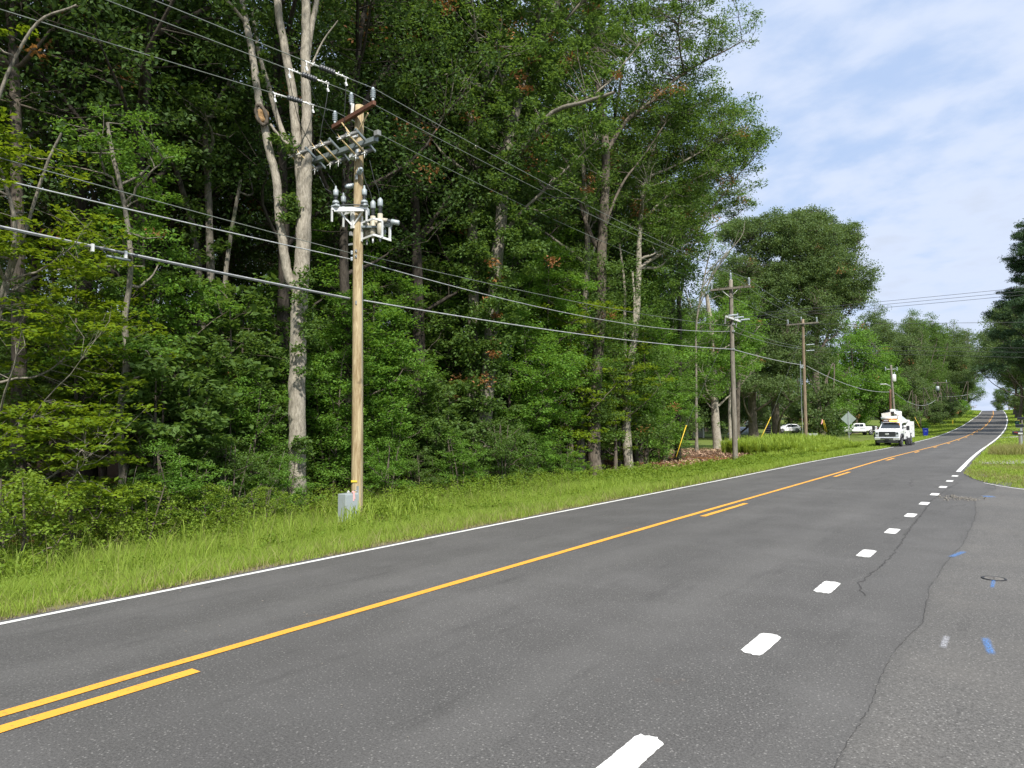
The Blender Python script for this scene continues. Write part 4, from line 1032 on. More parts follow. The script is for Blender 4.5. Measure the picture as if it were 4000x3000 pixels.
# right-hand side of the road
for (pr, i, x, y, s_, lab) in [
    (PINE, 0, 1.6, 108, 1.0, 'tall dark pine cut by the right edge of the photo'), (PINE, 1, 4.5, 122, 1.05, 'second dark pine behind the tall one at the right edge'),
    (FAR, 4, 2.2, 142, .95, 'broad dark tree overhanging the road from the right'), (FAR, 4, -.6, 165, .92, 'lighter green tree reaching over the road from the right'),
    (FAR, 1, 6, 165, 1.0, 'dark tree behind the right-hand mailboxes'), (FAR, 4, -.8, 205, 1.08, 'spreading tree right of the sky gap halfway up the hill'), (FAR, 0, 9, 200, 1.1, 'big tree standing back from the road on the right'),
    (FAR, 4, -1.6, 250, 1.15, 'further tree right of the sky gap'), (FAR, 2, 8, 240, 1.0, 'further tree set back on the right'), (FAR, 0, 3, 300, .9, 'tree behind the crest mailboxes'),
    (FARBUSH, 0, 2.2, 178, 1.6, 'dark bush at the foot of the right-hand trees'), (FARBUSH, 0, 1.5, 262, 1.8, 'dark bush right of the crest mailboxes'),
    (FAR, 2, -4.5, 400, .8, 'dark tree beyond the crest right of the sky gap'), (FAR, 1, -9.6, 440, .62, 'loose dark tree standing in the sky gap beyond the crest'), (FAR, 0, 3, 380, .9, 'low dark tree beyond the crest at right'),
    (FAR, 0, -30, 400, .9, 'dark tree beyond the crest on the left')]:
    place(pr[i], G(x, y, -.2), rng.uniform(0, 6.28), s_, 'pine_tree' if pr is PINE else 'tree', lab, 'pine tree' if pr is PINE else 'tree')

# ---------------------------------------------------------------- grass and weeds
def blades(r, X, Y, h, wd, lean=.35, seg=2, dz=0.0, arch=0.0):
    n = len(X); Z = H(X, Y) + dz
    a = r.uniform(0, 2 * np.pi, n); h = h * r.uniform(.55, 1.25, n); b = r.uniform(0, 2 * np.pi, n)
    ln = lean * r.uniform(.2, 1.6, n) * h
    dxy = np.stack([np.cos(b), np.sin(b)], -1); wv = np.stack([np.cos(a), np.sin(a)], -1) * (wd * r.uniform(.6, 1.3, n))[:, None] / 2
    base = np.stack([X, Y, Z], -1)
    rows = []
    for k, f in enumerate(([0, .5, 1] if seg == 2 else [0, .35, .7, 1])):
        c = base.copy(); c[:, :2] += dxy * (ln * f ** 2)[:, None]
        c[:, 2] += h * (f - arch * f ** 3)
        wf = (1 - f) ** .6 * .9 + .04
        l = c.copy(); l[:, :2] -= wv * wf; rr = c.copy(); rr[:, :2] += wv * wf
        rows += [l, rr]
    V = np.stack(rows, 1); m = V.shape[1]; k = m // 2 - 1
    idx = np.arange(n)[:, None, None] * m + (np.arange(k) * 2)[None, :, None] + np.array([0, 1, 3, 2])[None, None, :]
    return V.reshape(-1, 3), idx.reshape(-1, 4)
def grass_obj(name, chunks, mats, label, cat='grass'):
    off = 0; VV = []; FF = []; MM = []
    for (V, F), mi in chunks:
        VV.append(V); FF.append(F + off); MM.append(np.full(len(F), mi)); off += len(V)
    o = link_mesh(name, np_mesh(name, np.concatenate(VV), np.concatenate(FF), mats, np.concatenate(MM)))
    return tag(o, label, cat, kind='stuff')
def verge_xy(r, n, y0, y1, s0, s1, ypow=1.0):
    y = y0 + (y1 - y0) * r.uniform(0, 1, n) ** ypow; s = r.uniform(s0, s1, n)
    return XC(y) + s, y
rg = np.random.default_rng(3)
def away(x, y, rad):
    """keep the tall growth off the front of the cabinet"""
    return (np.hypot((x - CABX - .55), (y - CABY + .15)) > rad) | (rg.uniform(size=len(x)) < .12)
_c = at(1350, 2055, 17.35); CABX, CABY = _c.x - .16, _c.y + .22
ch = []
x, y = verge_xy(rg, 80000, .5, 20, -6.8, -3.56, 1.25); k = (XC(y) - x) > 3.66 + .10 * np.sin(y * 2.3) + .09 * np.sin(y * 5.1 + 1) + .06 * np.sin(y * 11); x, y = x[k], y[k]; ch.append((blades(rg, x, y, .12, .009, .6), 0))
x, y = verge_xy(rg, 110000, .5, 22, -9.9, -4.5, 1.25); k = (np.sin(x * 2.3 + 1.7 * np.sin(y * .8)) + np.sin(y * 1.9 + x) + rg.normal(0, .7, len(x))) > -.6; x, y = x[k], y[k]; k = away(x, y, .85); x, y = x[k], y[k]; ch.append((blades(rg, x, y, .25, .009, .5), 0))
x, y = verge_xy(rg, 40000, .5, 22, -10.8, -5.8, 1.25); k = (np.sin(x * 1.3 + 2 * np.sin(y * .6)) + np.sin(y * 1.1 - x * .7) + rg.normal(0, .5, len(x))) > .1; x, y = x[k], y[k]; k = away(x, y, 1.3); x, y = x[k], y[k]; ch.append((blades(rg, x, y, .48, .011, .45), 0)); k = rg.uniform(size=len(x)) < .10; ch.append((blades(rg, x[k], y[k], .75, .008, .35), 1))
x, y = verge_xy(rg, 16000, .5, 30, -9.9, -3.5); ch.append((blades(rg, x, y, .22, .012, .7), 1))
x, y = verge_xy(rg, 60000, 18, 60, -9.0, -3.55); ch.append((blades(rg, x, y, .22, .026, .5), 0))
x, y = verge_xy(rg, 26000, 20, 46, -9.4, -5.5); ch.append((blades(rg, x, y, np.interp(y, [24, 36], [.42, .24]), .03, .45), 0))
x, y = verge_xy(rg, 40000, 55, 135, -9.5, -3.6); ch.append((blades(rg, x, y, .14, .06, .6), 0))
x, y = verge_xy(rg, 30000, 130, 330, -12, -3.6); ch.append((blades(rg, x, y, .28, .14, .5), 0))
x, y = verge_xy(rg, 7000, 0.5, 40, -4.2, -3.50); ch.append((blades(rg, x, y, .07, .016, .9), 1))
grass_obj('verge_grass', ch, [M_GRASS, M_GRASSDRY], 'rough green grass on the verge between the road edge and the wood')
ch = []
x, y = verge_xy(rg, 60000, 22.5, 45, 3.75, 12); k = y > side_edge(x) + .05; x, y = x[k], y[k]
k2 = rg.uniform(size=len(x)) < .55 + .35 * np.sin(x * 2.1 + y * .9)
ch.append((blades(rg, x[k2], y[k2], .085, .02, .8), 0)); ch.append((blades(rg, x[~k2], y[~k2], .075, .02, .9), 1))
x, y = verge_xy(rg, 25000, 36, 70, 3.75, 14); ch.append((blades(rg, x, y, .14, .04, .7), 0))
x, y = verge_xy(rg, 25000, 60, 160, 3.6, 20); ch.append((blades(rg, x, y, .12, .09, .7), 0))
x, y = verge_xy(rg, 22000, 150, 350, 3.6, 24); ch.append((blades(rg, x, y, .25, .18, .6), 0))
cxr, cyr = 5.9 - 5.8, 46.5
a = rg.uniform(0, 6.28, 5000); q = rg.uniform(0, 1, 5000) ** .6; x = .3 + np.cos(a) * q * 1.9; y = 47.5 + np.sin(a) * q * 3.2
ch.append((blades(rg, x, y, .55, .022, .5), 1)); 
a = rg.uniform(0, 6.28, 3500); q = rg.uniform(0, 1, 3500) ** .6; x = .6 + np.cos(a) * q * 1.9; y = 48 + np.sin(a) * q * 3.2
ch.append((blades(rg, x, y, .38, .03, .5), 0))
grass_obj('lawn_grass', ch, [M_GRASS, M_GRASSDRY], 'mown patchy grass at the corner right of the road')
# big arching grass clumps before the parked truck
ch = []
def tuft(r, X, Y, n, h, wd, spread):
    """tufts whose blades lean and arch outward from one base"""
    V_ = []; a = r.uniform(0, 6.283, (len(X), n)); l = r.uniform(.15, 1, (len(X), n)) * spread; hh = h[:, None] * r.uniform(.6, 1.15, (len(X), n))
    bx = X[:, None] + np.cos(a) * .08 * r.uniform(0, 1, a.shape); by = Y[:, None] + np.sin(a) * .08 * r.uniform(0, 1, a.shape); bz = H(bx, by)
    rows = []
    for f in (0, .35, .65, .85, 1):
        x = bx + np.cos(a) * l * f ** 1.7; y = by + np.sin(a) * l * f ** 1.7; z = bz + hh * (1.55 * f - .75 * f ** 2.2 * (.6 + l / spread * .6))
        wv = wd * (1 - f) ** .55 / 2 + .004
        rows += [np.stack([x - np.sin(a) * wv, y + np.cos(a) * wv, z], -1), np.stack([x + np.sin(a) * wv, y - np.cos(a) * wv, z], -1)]
    V_ = np.stack(rows, 2).reshape(-1, 10, 3); m = len(V_)
    idx = np.arange(m)[:, None, None] * 10 + (np.arange(4) * 2)[None, :, None] + np.array([0, 1, 3, 2])[None, None, :]
    return V_.reshape(-1, 3), idx.reshape(-1, 4)
x, y = verge_xy(rg, 520, 52, 68, -12.5, -5.7)
ch.append((tuft(rg, x, y, 34, np.interp(XC(y) - x, [5.6, 7.2, 9, 13], [.5, .95, 1.25, 1.2]), .045, .95), 0))
x, y = verge_xy(rg, 40, 44, 54, -7.6, -6.2); ch.append((tuft(rg, x, y, 26, np.full(len(x), .6), .04, .6), 0))
x, y = verge_xy(rg, 60, 4, 15, -10, -7.0); ch.append((tuft(rg, x, y, 16, np.full(len(x), .62), .016, .5), 0))
grass_obj('tall_grass', ch, [M_GRASS], 'tall arching coarse grass in a thick bank before the parked truck')
# leafy weeds and ground cover along the foot of the wood
def weeds():
    r = np.random.default_rng(17); Cs = []; Hs = []
    for (n, y0, y1, s0, s1, z) in [(3000, .5, 24, -11.6, -7.8, .70), (800, .5, 20, -9, -5.6, .34), (900, 22, 32, -10.2, -5.8, .6), (1500, 30, 50, -9.0, -5.8, .32), (600, 22, 48, -6, -4.4, .25), (500, 1, 22, -7.2, -4.6, .10)]:
        x, y = verge_xy(r, n, y0, y1, s0, s1); k = (np.hypot(x - CABX - .55, y - CABY + .15) > 1.35); x, y = x[k], y[k]; n = len(x); zz = r.uniform(.05, 1, n) * z * r.uniform(.4, 1.2, n)
        Cs.append(np.stack([x, y, H(x, y) + zz], -1))
    C = np.concatenate(Cs); P = clump_points(r, C, r.uniform(.10, .30, len(C)), 34, .8)
    V = leaf_quads(r, P, np.interp(P[:, 1], [5, 25, 45], [.055, .08, .12]), .9, .5); o = link_mesh('weeds', np_mesh('weeds', V, np.arange(len(V)).reshape(-1, 4), [M_WEED]))
    tag(o, 'leafy bright weeds and vines along the foot of the wood', 'weeds', kind='stuff')
    n = 26000; x = r.uniform(-34, -15.2, n); y = r.uniform(4, 48, n); C = np.stack([x, y, H(x, y) + .02 + r.uniform(0, .05, n)], -1)
    V = leaf_quads(r, C, .13, 2.0, .6); o = link_mesh('fallen_leaves', np_mesh('fallen_leaves', V, np.arange(len(V)).reshape(-1, 4), [M_LEAF_DEAD]))
    tag(o, 'brown fallen leaves covering the shady wood floor', 'fallen leaves', kind='stuff')
    # wood chips by the old pole and the felled area
    n = 2600; x = np.concatenate([r.uniform(-24, -15.0, n), r.uniform(-18.5, -14.8, 900)]); y = np.concatenate([r.uniform(49, 60, n), r.uniform(31, 45, 900)]); C = np.stack([x, y, H(x, y) + .06 + r.uniform(0, .07, n + 900)], -1)
    V = leaf_quads(r, C, .22, .8, .25); m = simple('wood_chip', (.36, .24, .16), .85, 0, .45, 3); o = link_mesh('wood_chips', np_mesh('wood_chips', V, np.arange(len(V)).reshape(-1, 4), [m]))
    tag(o, 'pale brown wood chips and slash left of the old utility pole', 'wood chips', kind='stuff')
weeds()
# dead brush pile of bare sticks left of the forked tree
def brush():
    g = atx(1030, -16.0); b = Vector(G(g.x, g.y)); r = np.random.default_rng(8); ps = []
    for i in range(90):
        a = r.normal(.9, .5); st = np.array([r.normal(0, .25), r.normal(0, .25), r.uniform(.1, .7)]); d = np.array([math.cos(a) * r.normal(0.6, .3), math.sin(a) * .5, r.uniform(.25, .9)]); ln = r.uniform(.5, 1.3)
        ps.append((np.array([st, st + d * ln * .5 + r.normal(0, .05, 3), st + d * ln + r.normal(0, .12, 3)]), np.array([.011, .007, .003])))
    V, F = tubes_np(ps, 4); o = link_mesh('dead_brush', np_mesh('dead_brush', V, F, [M_BARKL])); o.location = b
    tag(o, 'tangle of bare dead sticks left of the forked pale tree', 'dead brush')
brush()
# ---------------------------------------------------------------- utility poles
def pole_shaft(root, h, r0, r1, mat, top_lean=(0, 0)):
    m = MB(); n = 14; pts = []; rad = []
    for k in range(n + 1):
        f = k / n; pts.append((top_lean[0] * f + .008 * math.sin(f * 7), top_lean[1] * f + .006 * math.sin(f * 5 + 1), -.5 + (h + .5) * f)); rad.append(r0 + (r1 - r0) * f)
    m.tube(pts, rad, 16); return m.build('shaft', mat, root)
def pin_insulator(root, p, s=1.0, mat=None, axis=(0, 0, 1), name='insulator'):
    m = MB(); ax = Vector(axis)
    m.ribs(p, ax, .26 * s, .045 * s, .085 * s, 4, 12); m.lathe(Vector(p) + ax * .26 * s, ax, [(0, .05 * s), (.05 * s, .055 * s), (.09 * s, .03 * s)], 10)
    m.lathe(Vector(p) - ax * .09 * s, ax, [(0, .03 * s), (.09 * s, .05 * s)], 8)
    return m.build(name, mat or M_PORC, root)
B1 = Vector((-14.27, 12.73, -.78))
p1 = empty('utility_pole', B1, 0, 'new pale wooden utility pole carrying switches, sensors and a brown crossarm at top', 'utility pole')
B1 = Vector(B1)
pole_shaft(p1, 11.26, .160, .118, M_POLE, (.04, 0))
Zc = lambda cy: 12.416 - .003379 * cy          # heights read off the enlarged photograph
RA = Matrix.Rotation(-.17, 3, 'Z')
arm = MB().box((.0, -.185, 10.94), (2.08, .10, .125), RA, bev=.012).build('crossarm', M_ARM, p1)
br = MB()
for s in (-1, 1): br.rod((.03 + s * .52, -.15, 10.88), (.03 + s * .10, -.165, 10.40), .022, 6)
br.build('brace', M_FIBER, arm)
MB().box((.03, -.14, 10.38), (.16, .05, .07)).rod((-.02, -.24, 11.02), (-.02, -.12, 11.02), .018).build('bracket', M_CLAMP, p1)
EL = Vector((0, -.185, 0)) + RA @ Vector((-.94, 0, 0)); ER = Vector((0, -.185, 0)) + RA @ Vector((.96, 0, 0))
pin_insulator(p1, EL + Vector((0, 0, 11.08)), .85); pin_insulator(p1, ER + Vector((0, 0, 11.08)), .85)
MB().box((-.13, -.10, 11.12), (.06, .05, .42), Matrix.Rotation(.12, 3, 'Y')).build('top_bracket', M_CLAMP, p1)
pin_insulator(p1, (-.17, -.10, 11.36), .85)
# switch beam with three switch units
zb = Zc(655) - .20
Ah = Vector((.8105, .5858, 0)); Gh = Vector((-.5858, .8105, 0))
def RV(r_, e_, z_): return Ah * r_ - Gh * e_ + Vector((0, 0, z_))
beam = MB().box((-.45, -.30, zb), (3.0, .12, .135), bev=.01).build('switch_beam', M_BEAM, p1)
MB().box((.03, -.16, zb - .08), (.22, .10, .36)).box((.03, -.24, zb - .2), (.12, .10, .10)).build('mounting_plate', M_ALU, p1)
MB().box((1.13, -.36, zb + .10), (.16, .12, .14), bev=.01).build('end_cap', M_GREYPOLY, p1)
td = Vector((0, .876, -.48)); ndv = Vector((-.35, -.80, -.48)).normalized()
for u in (-1.52, -.53, .50):
    unit = MB(); ins = []; bl = MB(); cl_ = MB()
    for du in (-.17, .17):
        c = Vector((u + du, -.36, zb + .02)); rx = Matrix.Rotation(-math.asin(.48), 3, 'X')
        unit.box(c, (.045, .80, .035), rx).box(c + Vector((.024, 0, .02)), (.010, .80, .05), rx)
        tips = []
        for e in (-.30, .30):
            b = c + td * e
            q = MB().ribs(b, ndv, .24, .028, .058, 6, 10).build('insulator', M_GREYPOLY, p1)
            tips.append(b + ndv * .25)
            cl_ = MB(); cl_.box(b + ndv * .26, (.05, .05, .05)); cl_.rod(b + ndv * .25, b + ndv * .33 + Vector((-.02, 0, -.02)), .010, 5)
            if e < 0:
                cl_.rod(tips[0] - td * .02, tips[0] + Vector((-.13, -.03, .05)), .010, 5)
                for a in range(6):
                    v = Vector((math.sin(a * 2.1) * .05, math.cos(a * 1.3) * .04, math.sin(a * 3.3) * .06)); cl_.rod(tips[0] + v * .2, tips[0] + v * 1.4, .006, 4)
            else: cl_.rod(tips[1], tips[1] + Vector((.01, -.01, -.16)), .011, 5)
            cl_.build('switch_clamp', M_CLAMP, p1)
        bl.tube([tips[0] - td * .05, tips[1] + td * .04], .022, 6); bl.rod(tips[0], tips[0] + Vector((-.09, -.02, .14)), .007, 5)
    unit.build('switch_frame', M_BEAM, p1); bl.build('switch_blade', M_FIBER, p1)
# stand-off insulators
for q, ax in (((.14, -.10, Zc(905)), (.85, -.45, .12)), ((-.13, -.02, Zc(985)), (-.85, -.2, .05))):
    ax = Vector(ax).normalized(); pin_insulator(p1, q, .85, None, ax)
MB().box((.10, -.15, Zc(940)), (.07, .03, .13)).build('bracket', M_GALV, p1)
# left sensor bracket
zl = Zc(1180)
fr = MB()
zl -= .08; L1 = RV(-.62, .30, zl); L2 = RV(.30, .32, zl); L3 = RV(-.44, -.22, zl); PC = Vector((-.05, -.13, zl))
for a, b in ((L1, L2), (L1, PC), (L2, PC), (L1, L3), (L3, PC)):
    d = (b - a); q = d.to_track_quat('Y', 'Z').to_matrix(); fr.box((a + b) / 2, (.055, d.length, .075), q)
low = Vector((-.02, -.15, Zc(1330)))
for a in (L1 * .75 + PC * .25, L2 * .8 + PC * .2): 
    d = low - a; fr.box((a + low) / 2, (.035, d.length, .035), d.to_track_quat('Y', 'Z').to_matrix())
fr.box((-.02, -.16, Zc(1270)), (.10, .07, .52)); fr.box((L1 + L2) / 2 + Vector((0, 0, -.06)), (.8, .05, .04), (L2 - L1).to_track_quat('X', 'Z').to_matrix())
for q in (L1, L2, L3): fr.box(q + Vector((0, 0, -.18)), (.03, .045, .34))
fr.build('sensor_bracket', M_ALU, p1)
for q in (L1 + Ah * .10 + Vector((0, 0, .03)), L2 + Ah * -.06 + Vector((0, 0, .03)), L3 + Vector((0, 0, .02))):
    s_ = MB().box(q + Vector((0, 0, .05)), (.24, .17, .10), bev=.02, taper=(.7, .7)); s_.lathe(q + Vector((0, 0, .10)), (0, 0, 1), [(0, .10), (.06, .085), (.09, .05)], 12)
    sb = s_.build('sensor', M_GREYPT, p1)
    MB().ribs(q + Vector((0, 0, .18)), (0, 0, 1), .14, .035, .06, 3, 10).build('skirt', M_POLY, sb)
    MB().lathe(q + Vector((0, 0, .31)), (0, 0, 1), [(0, .055), (.03, .07), (.15, .07), (.17, .05), (.20, .028), (.27, .022)], 12).build('cap', M_GREYPT, sb)
tubeb = MB().tube([L1 + Vector((-.1, -.04, .06)), (L1 + L2) / 2 + Vector((0, -.04, .09)), L2 + Vector((.12, -.04, .05))], .018, 6).build('cable', M_WIREDK, p1)
# right bracket with three interrupter modules
zr = Zc(1340)
fr = MB()
R0 = Vector((.13, -.14, zr)); q = []
def bar(a, b, w_=.035, t_=.05): 
    d = b - a; fr.box((a + b) / 2, (w_, d.length, t_), d.to_track_quat('Y', 'Z').to_matrix())
b0 = RV(.13, .10, 0); fr.box((b0.x, b0.y, Zc(1350)), (.05, .05, .68))
X0 = RV(.14, .1, Zc(1432)); X1 = RV(.50, .38, Zc(1420)); X2 = RV(.90, .10, Zc(1443)); X3 = RV(.80, -.20, Zc(1420))
bar(X0, X1); bar(X1, X2, .05, .055); bar(X2, X3, .045, .05); bar(RV(.14, .1, Zc(1300)), RV(.50, .36, Zc(1290))); bar(RV(.50, .36, Zc(1290)), RV(.70, .26, Zc(1300)), .05, .05)
bar(RV(.70, .26, Zc(1300)), RV(.70, .26, Zc(1432)), .05, .05); bar(RV(.88, .10, Zc(1335)), RV(.88, .10, Zc(1443)), .05, .05); bar(RV(.14, -.1, Zc(1330)), RV(.72, -.2, Zc(1330)), .04, .05)
fr.build('interrupter_bracket', M_ALU, p1)
plate = MB().box(RV(.44, .08, zr), (.62, .26, .05), Matrix.Rotation(.63, 3, 'Z')); plate.build('plate', M_BEAM, p1)
for (rr_, ee_, sh) in ((.22, -.12, -.14), (.42, .06, 0), (.64, .20, .02)):
    b = RV(rr_, ee_, zr - .28); m = MB().lathe(b, (0, 0, 1), [(0, .035), (.06, .05), (.08, .085), (.34, .085), (.36, .075), (.60 + sh, .07)], 12)
    m.rod(b + Vector((0, 0, .44 + sh)), b + Ah * .20 + Vector((0, 0, .42 + sh)), .055, 10)
    mod = m.build('interrupter', M_BUFF, p1)
    MB().ribs(b + Vector((0, 0, .60 + sh)), (0, 0, 1), .20, .038, .062, 5, 10).build('skirt', M_POLY, mod)
    MB().lathe(b + Vector((0, 0, .80 + sh)), (0, 0, 1), [(0, .06), (.02, .072), (.17, .072), (.19, .06), (.25, .01)], 12).build('cap', M_GREYPT, mod)
    ax = (Ah + Vector((0, 0, -.22))).normalized(); MB().ribs(b + Ah * .17 + Vector((0, 0, .42 + sh)), ax, .13, .04, .06, 3, 10).build('skirt', M_POLY, mod)
    MB().lathe(b + Ah * .17 + Vector((0, 0, .42 + sh)) + ax * .12, ax, [(0, .06), (.02, .07), (.20, .07), (.23, .05)], 12).build('cap', M_GREYPT, mod)
    MB().lathe(b, (0, 0, -1), [(0, .028), (.12, .024), (.14, .01)], 8).build('terminal', M_GALV, mod)
# bolts, spools, tags
for z in (Zc(1530), Zc(1572)): MB().box((.085, -.135, z), (.06, .02, .075)).rod((.085, -.17, z), (.085, -.13, z), .014).build('bolt_plate', M_GALV, p1)
MB().box((-.10, -.13, Zc(1385)), (.07, .10, .10)).box((-.16, -.1, Zc(1465)), (.14, .05, .05)).build('bracket', M_GALV, p1)
for z in (Zc(1530), Zc(1580)): MB().lathe((-.17, -.05, z - .05), (0, 0, 1), [(0, .04), (.03, .03), (.07, .03), (.10, .04)], 10).build('spool', M_PORC, p1)
tg = MB().box((.075, -.152, 1.15), (.165, .006, .05), Matrix.Rotation(.45, 3, 'Z')); tg.build('yellow_tag', M_TAGY, p1)
tx = MB()
for k, w_ in enumerate((.012, .012, .006, .014, .012)): tx.box((.045 + k * .017, -.1625 + k * .0075, 1.15), (w_ * .6, .003, .022), Matrix.Rotation(.45, 3, 'Z'))
tx.build('tag_print', M_BLACK, p1)
MB().box((.09, -.130, 5.86), (.05, .012, .10)).build('bolt_plate', M_GALV, p1)
# ground wire moulding down the right side of the pole
gw = MB().tube([(.155 - .04 * k / 8 + .04 * k / 8, .03, .1 + k * .85) for k in range(9)], .012, 5).build('ground_wire', M_WIRE, p1)

# grey control cabinet at its foot, with pink tape
cab_c = at(1350, 2055, 17.35)
ck = Vector((cab_c.x - .16, cab_c.y + .22, float(H(cab_c.x, cab_c.y)) + .03))
cb = empty('control_cabinet', ck, 0, 'pale grey metal control cabinet at the left foot of the new pole', 'cabinet')
zt = (at(1350, 1932, 17.35).z) - ck.z
MB().box((0, 0, (zt + .10) / 2), (.30, .42, zt - .10), bev=.012).build('housing', M_GREYPT, cb)
MB().box((.162, 0, (zt + .10) / 2), (.022, .40, zt - .14), bev=.006).build('door', M_GREYPT, cb)
MB().box((-.10, -.1, .06), (.05, .05, .16)).box((.10, -.1, .06), (.05, .05, .16)).box((.10, .15, .06), (.05, .05, .16)).build('foot', M_BLACK, cb)
lg = MB(); lg.tube([(-.06 + .03 * math.cos(a * PI / 6), .05, zt + .02 + .035 * math.sin(a * PI / 6)) for a in range(13)], .012, 6, caps=False); lg.box((-.06, .05, zt + .005), (.07, .02, .02)); lg.build('lifting_eye', M_ALU, cb)
MB().box((.12, .20, zt + .06), (.07, .02, .22)).rod((.03, .17, zt + .06), (.12, .17, zt + .06), .012).build('mounting_bracket', M_GALV, cb)
tp = MB(); tp.box((.178, .02, zt - .08), (.006, .035, .20)).box((.15, .03, zt + .03), (.05, .05, .05), Matrix.Rotation(.6, 3, 'X')).box((.181, .045, zt - .06), (.005, .025, .15), Matrix.Rotation(.15, 3, 'X'))
to = tp.build('pink_tape', M_PINK); to.location = ck; tag(to, 'strip of pale pink tape hanging from the bracket of the grey cabinet', 'tape')

M_POLEOLD2 = wood('brown_old_pole_wood', (.12, .085, .055), (.26, .20, .135))
# ---- the older poles
def gz(x, y): return float(H(x, y))
B2p = at(2871, 1770, 43); B2 = Vector((B2p.x, B2p.y, gz(B2p.x, B2p.y)))
T2 = at(2854, 1093, 43)
p2 = empty('utility_pole', B2, 0, 'old weathered grey pole with two crossarms, pink tape at its foot', 'utility pole')
h2 = T2.z - B2.z; ln2 = (T2.x - B2.x, T2.y - B2.y)
pole_shaft(p2, h2, .165, .115, M_POLEOLD, ln2)
def P2(px, py, d=43): return at(px, py, d) - B2
a2 = MB().box((ln2[0], ln2[1] - .16, h2 - .55), (2.5, .10, .12), Matrix.Rotation(.02, 3, 'Y')).build('crossarm', M_POLEOLD, p2)
b_ = MB()
for s in (-1, 1): b_.rod((ln2[0] + s * .55, ln2[1] - .14, h2 - .6), (ln2[0], ln2[1] - .15, h2 - 1.1), .018, 5)
b_.build('brace', M_ALU, a2)
for u in (-1.15, 1.15): pin_insulator(p2, (ln2[0] + u, ln2[1] - .16, h2 - .42), 1.1)
pin_insulator(p2, (ln2[0], ln2[1], h2 + .05), 1.1)
MB().box((ln2[0] + .1, ln2[1], h2 - 2.42), (.10, 2.6, .12)).build('lower_crossarm', M_ALU, p2)
for v in (-1.1, .0, 1.15):
    z = h2 - 2.36; q = MB().ribs((ln2[0] + .18, ln2[1] + v, z), (1, 0, 0), .55, .035, .07, 8, 8).build('strain_insulator', M_PORC, p2)
for v, dz_ in ((-1.25, -.35), (.75, -.4)): MB().ribs((ln2[0] + .05, ln2[1] + v, h2 - 2.5), (-.1, -.1, -1), .38, .035, .065, 5, 8).build('arrester', M_GREYPOLY, p2)
pin_insulator(p2, (ln2[0] + .1, ln2[1] + .8, h2 - 2.3), 1.0)
for z in (1267, 1294, 1364):
    q = P2(2863, z); MB().box((q.x + .08, q.y - .15, q.z), (.14, .10, .10)).build('cable_bracket', M_GALV, p2)
sv = MB(); 
for k in range(9): pass
sv.tube([(math.cos(a) * .165, math.sin(a) * .165, 1.45 + .04 * math.sin(a)) for a in np.linspace(0, 2 * PI, 17)], .022, 5, caps=False).box((.17, -.06, 1.2), (.01, .04, .55))
pt = sv.build('pink_tape', M_PINK); pt.location = B2; tag(pt, 'pale pink tape tied round the foot of the old grey pole', 'tape')
MB().box((.10, -.13, 1.9), (.10, .01, .05)).build('yellow_tag', M_TAGY, p2)

B3p = at(3147, 1700, 63); B3 = Vector((B3p.x, B3p.y, gz(B3p.x, B3p.y))); T3 = at(3136, 1247, 63)
p3 = empty('utility_pole', B3, 0, 'brown weathered pole with one crossarm and a white conduit, second one beyond the wood', 'utility pole')
h3 = T3.z - B3.z; ln3 = (T3.x - B3.x, T3.y - B3.y)
pole_shaft(p3, h3, .165, .115, M_POLEOLD2, ln3)
MB().box((ln3[0], ln3[1] - .16, h3 - .42), (2.7, .10, .12)).build('crossarm', M_POLEOLD, p3)
for u in (-1.25, 1.2): pin_insulator(p3, (ln3[0] + u, ln3[1] - .16, h3 - .3), 1.0)
pin_insulator(p3, (ln3[0] - .14, ln3[1], h3 - .1), .9)
MB().tube([(-.22, -.12, 0), (-.23, -.12, h3 * .68)], .035, 6).build('conduit', M_ALU, p3)
q = at(3133, 1434, 63) - B3; MB().box(q + Vector((0, -.1, 0)), (.30, .2, .26), bev=.03).build('junction_box', M_GREYPT, p3)
for py in (1348, 1371): q = at(3143, py, 63) - B3; MB().ribs(q + Vector((.15, -.05, 0)), (1, -.1, 0), .7, .03, .06, 6, 8).build('strain_insulator', M_PORC, p3)
MB().box((.14, -.12, 1.9), (.10, .01, .06)).build('yellow_tag', M_TAGY, p3)

B4p = at(3500, 1697, 100); B4 = Vector((B4p.x, B4p.y, gz(B4p.x, B4p.y))); T4 = at(3480, 1426, 100)
p4 = empty('utility_pole', B4, 0, 'leaning grey pole with transformer and street lamp behind the boom truck', 'utility pole')
h4 = T4.z - B4.z; ln4 = (T4.x - B4.x, T4.y - B4.y)
pole_shaft(p4, h4, .19, .14, M_POLEOLD, ln4)
def P4(px, py, d=100): return at(px, py, d) - B4
am = MB(); tp4 = Vector((ln4[0], ln4[1], h4 - .6))
for px, py in ((3459, 1441), (3504, 1440)): am.rod(tp4, P4(px, py) + Vector((0, 0, -.05)), .05, 6)
am.build('insulator_arm', M_GALV, p4)
for px, py in ((3459, 1446), (3504, 1446)): pin_insulator(p4, P4(px, py), 1.3)
tq = P4(3491, 1490); tr = MB().lathe(tq + Vector((0, 0, -.0)), (0, 0, 1), [(0, .30), (.03, .33), (.95, .33), (.98, .28), (1.02, .1)], 14).build('transformer', M_ALU, p4)
pin_insulator(tr, tq + Vector((-.12, 0, 1.0)), .9, name='bushing'); pin_insulator(tr, tq + Vector((.14, 0, 1.0)), .9, name='bushing')
la = MB().tube([P4(3482, 1517), P4(3478, 1508), P4(3466, 1503), P4(3458, 1502)], .05, 6).build('lamp_arm', M_GALV, p4)
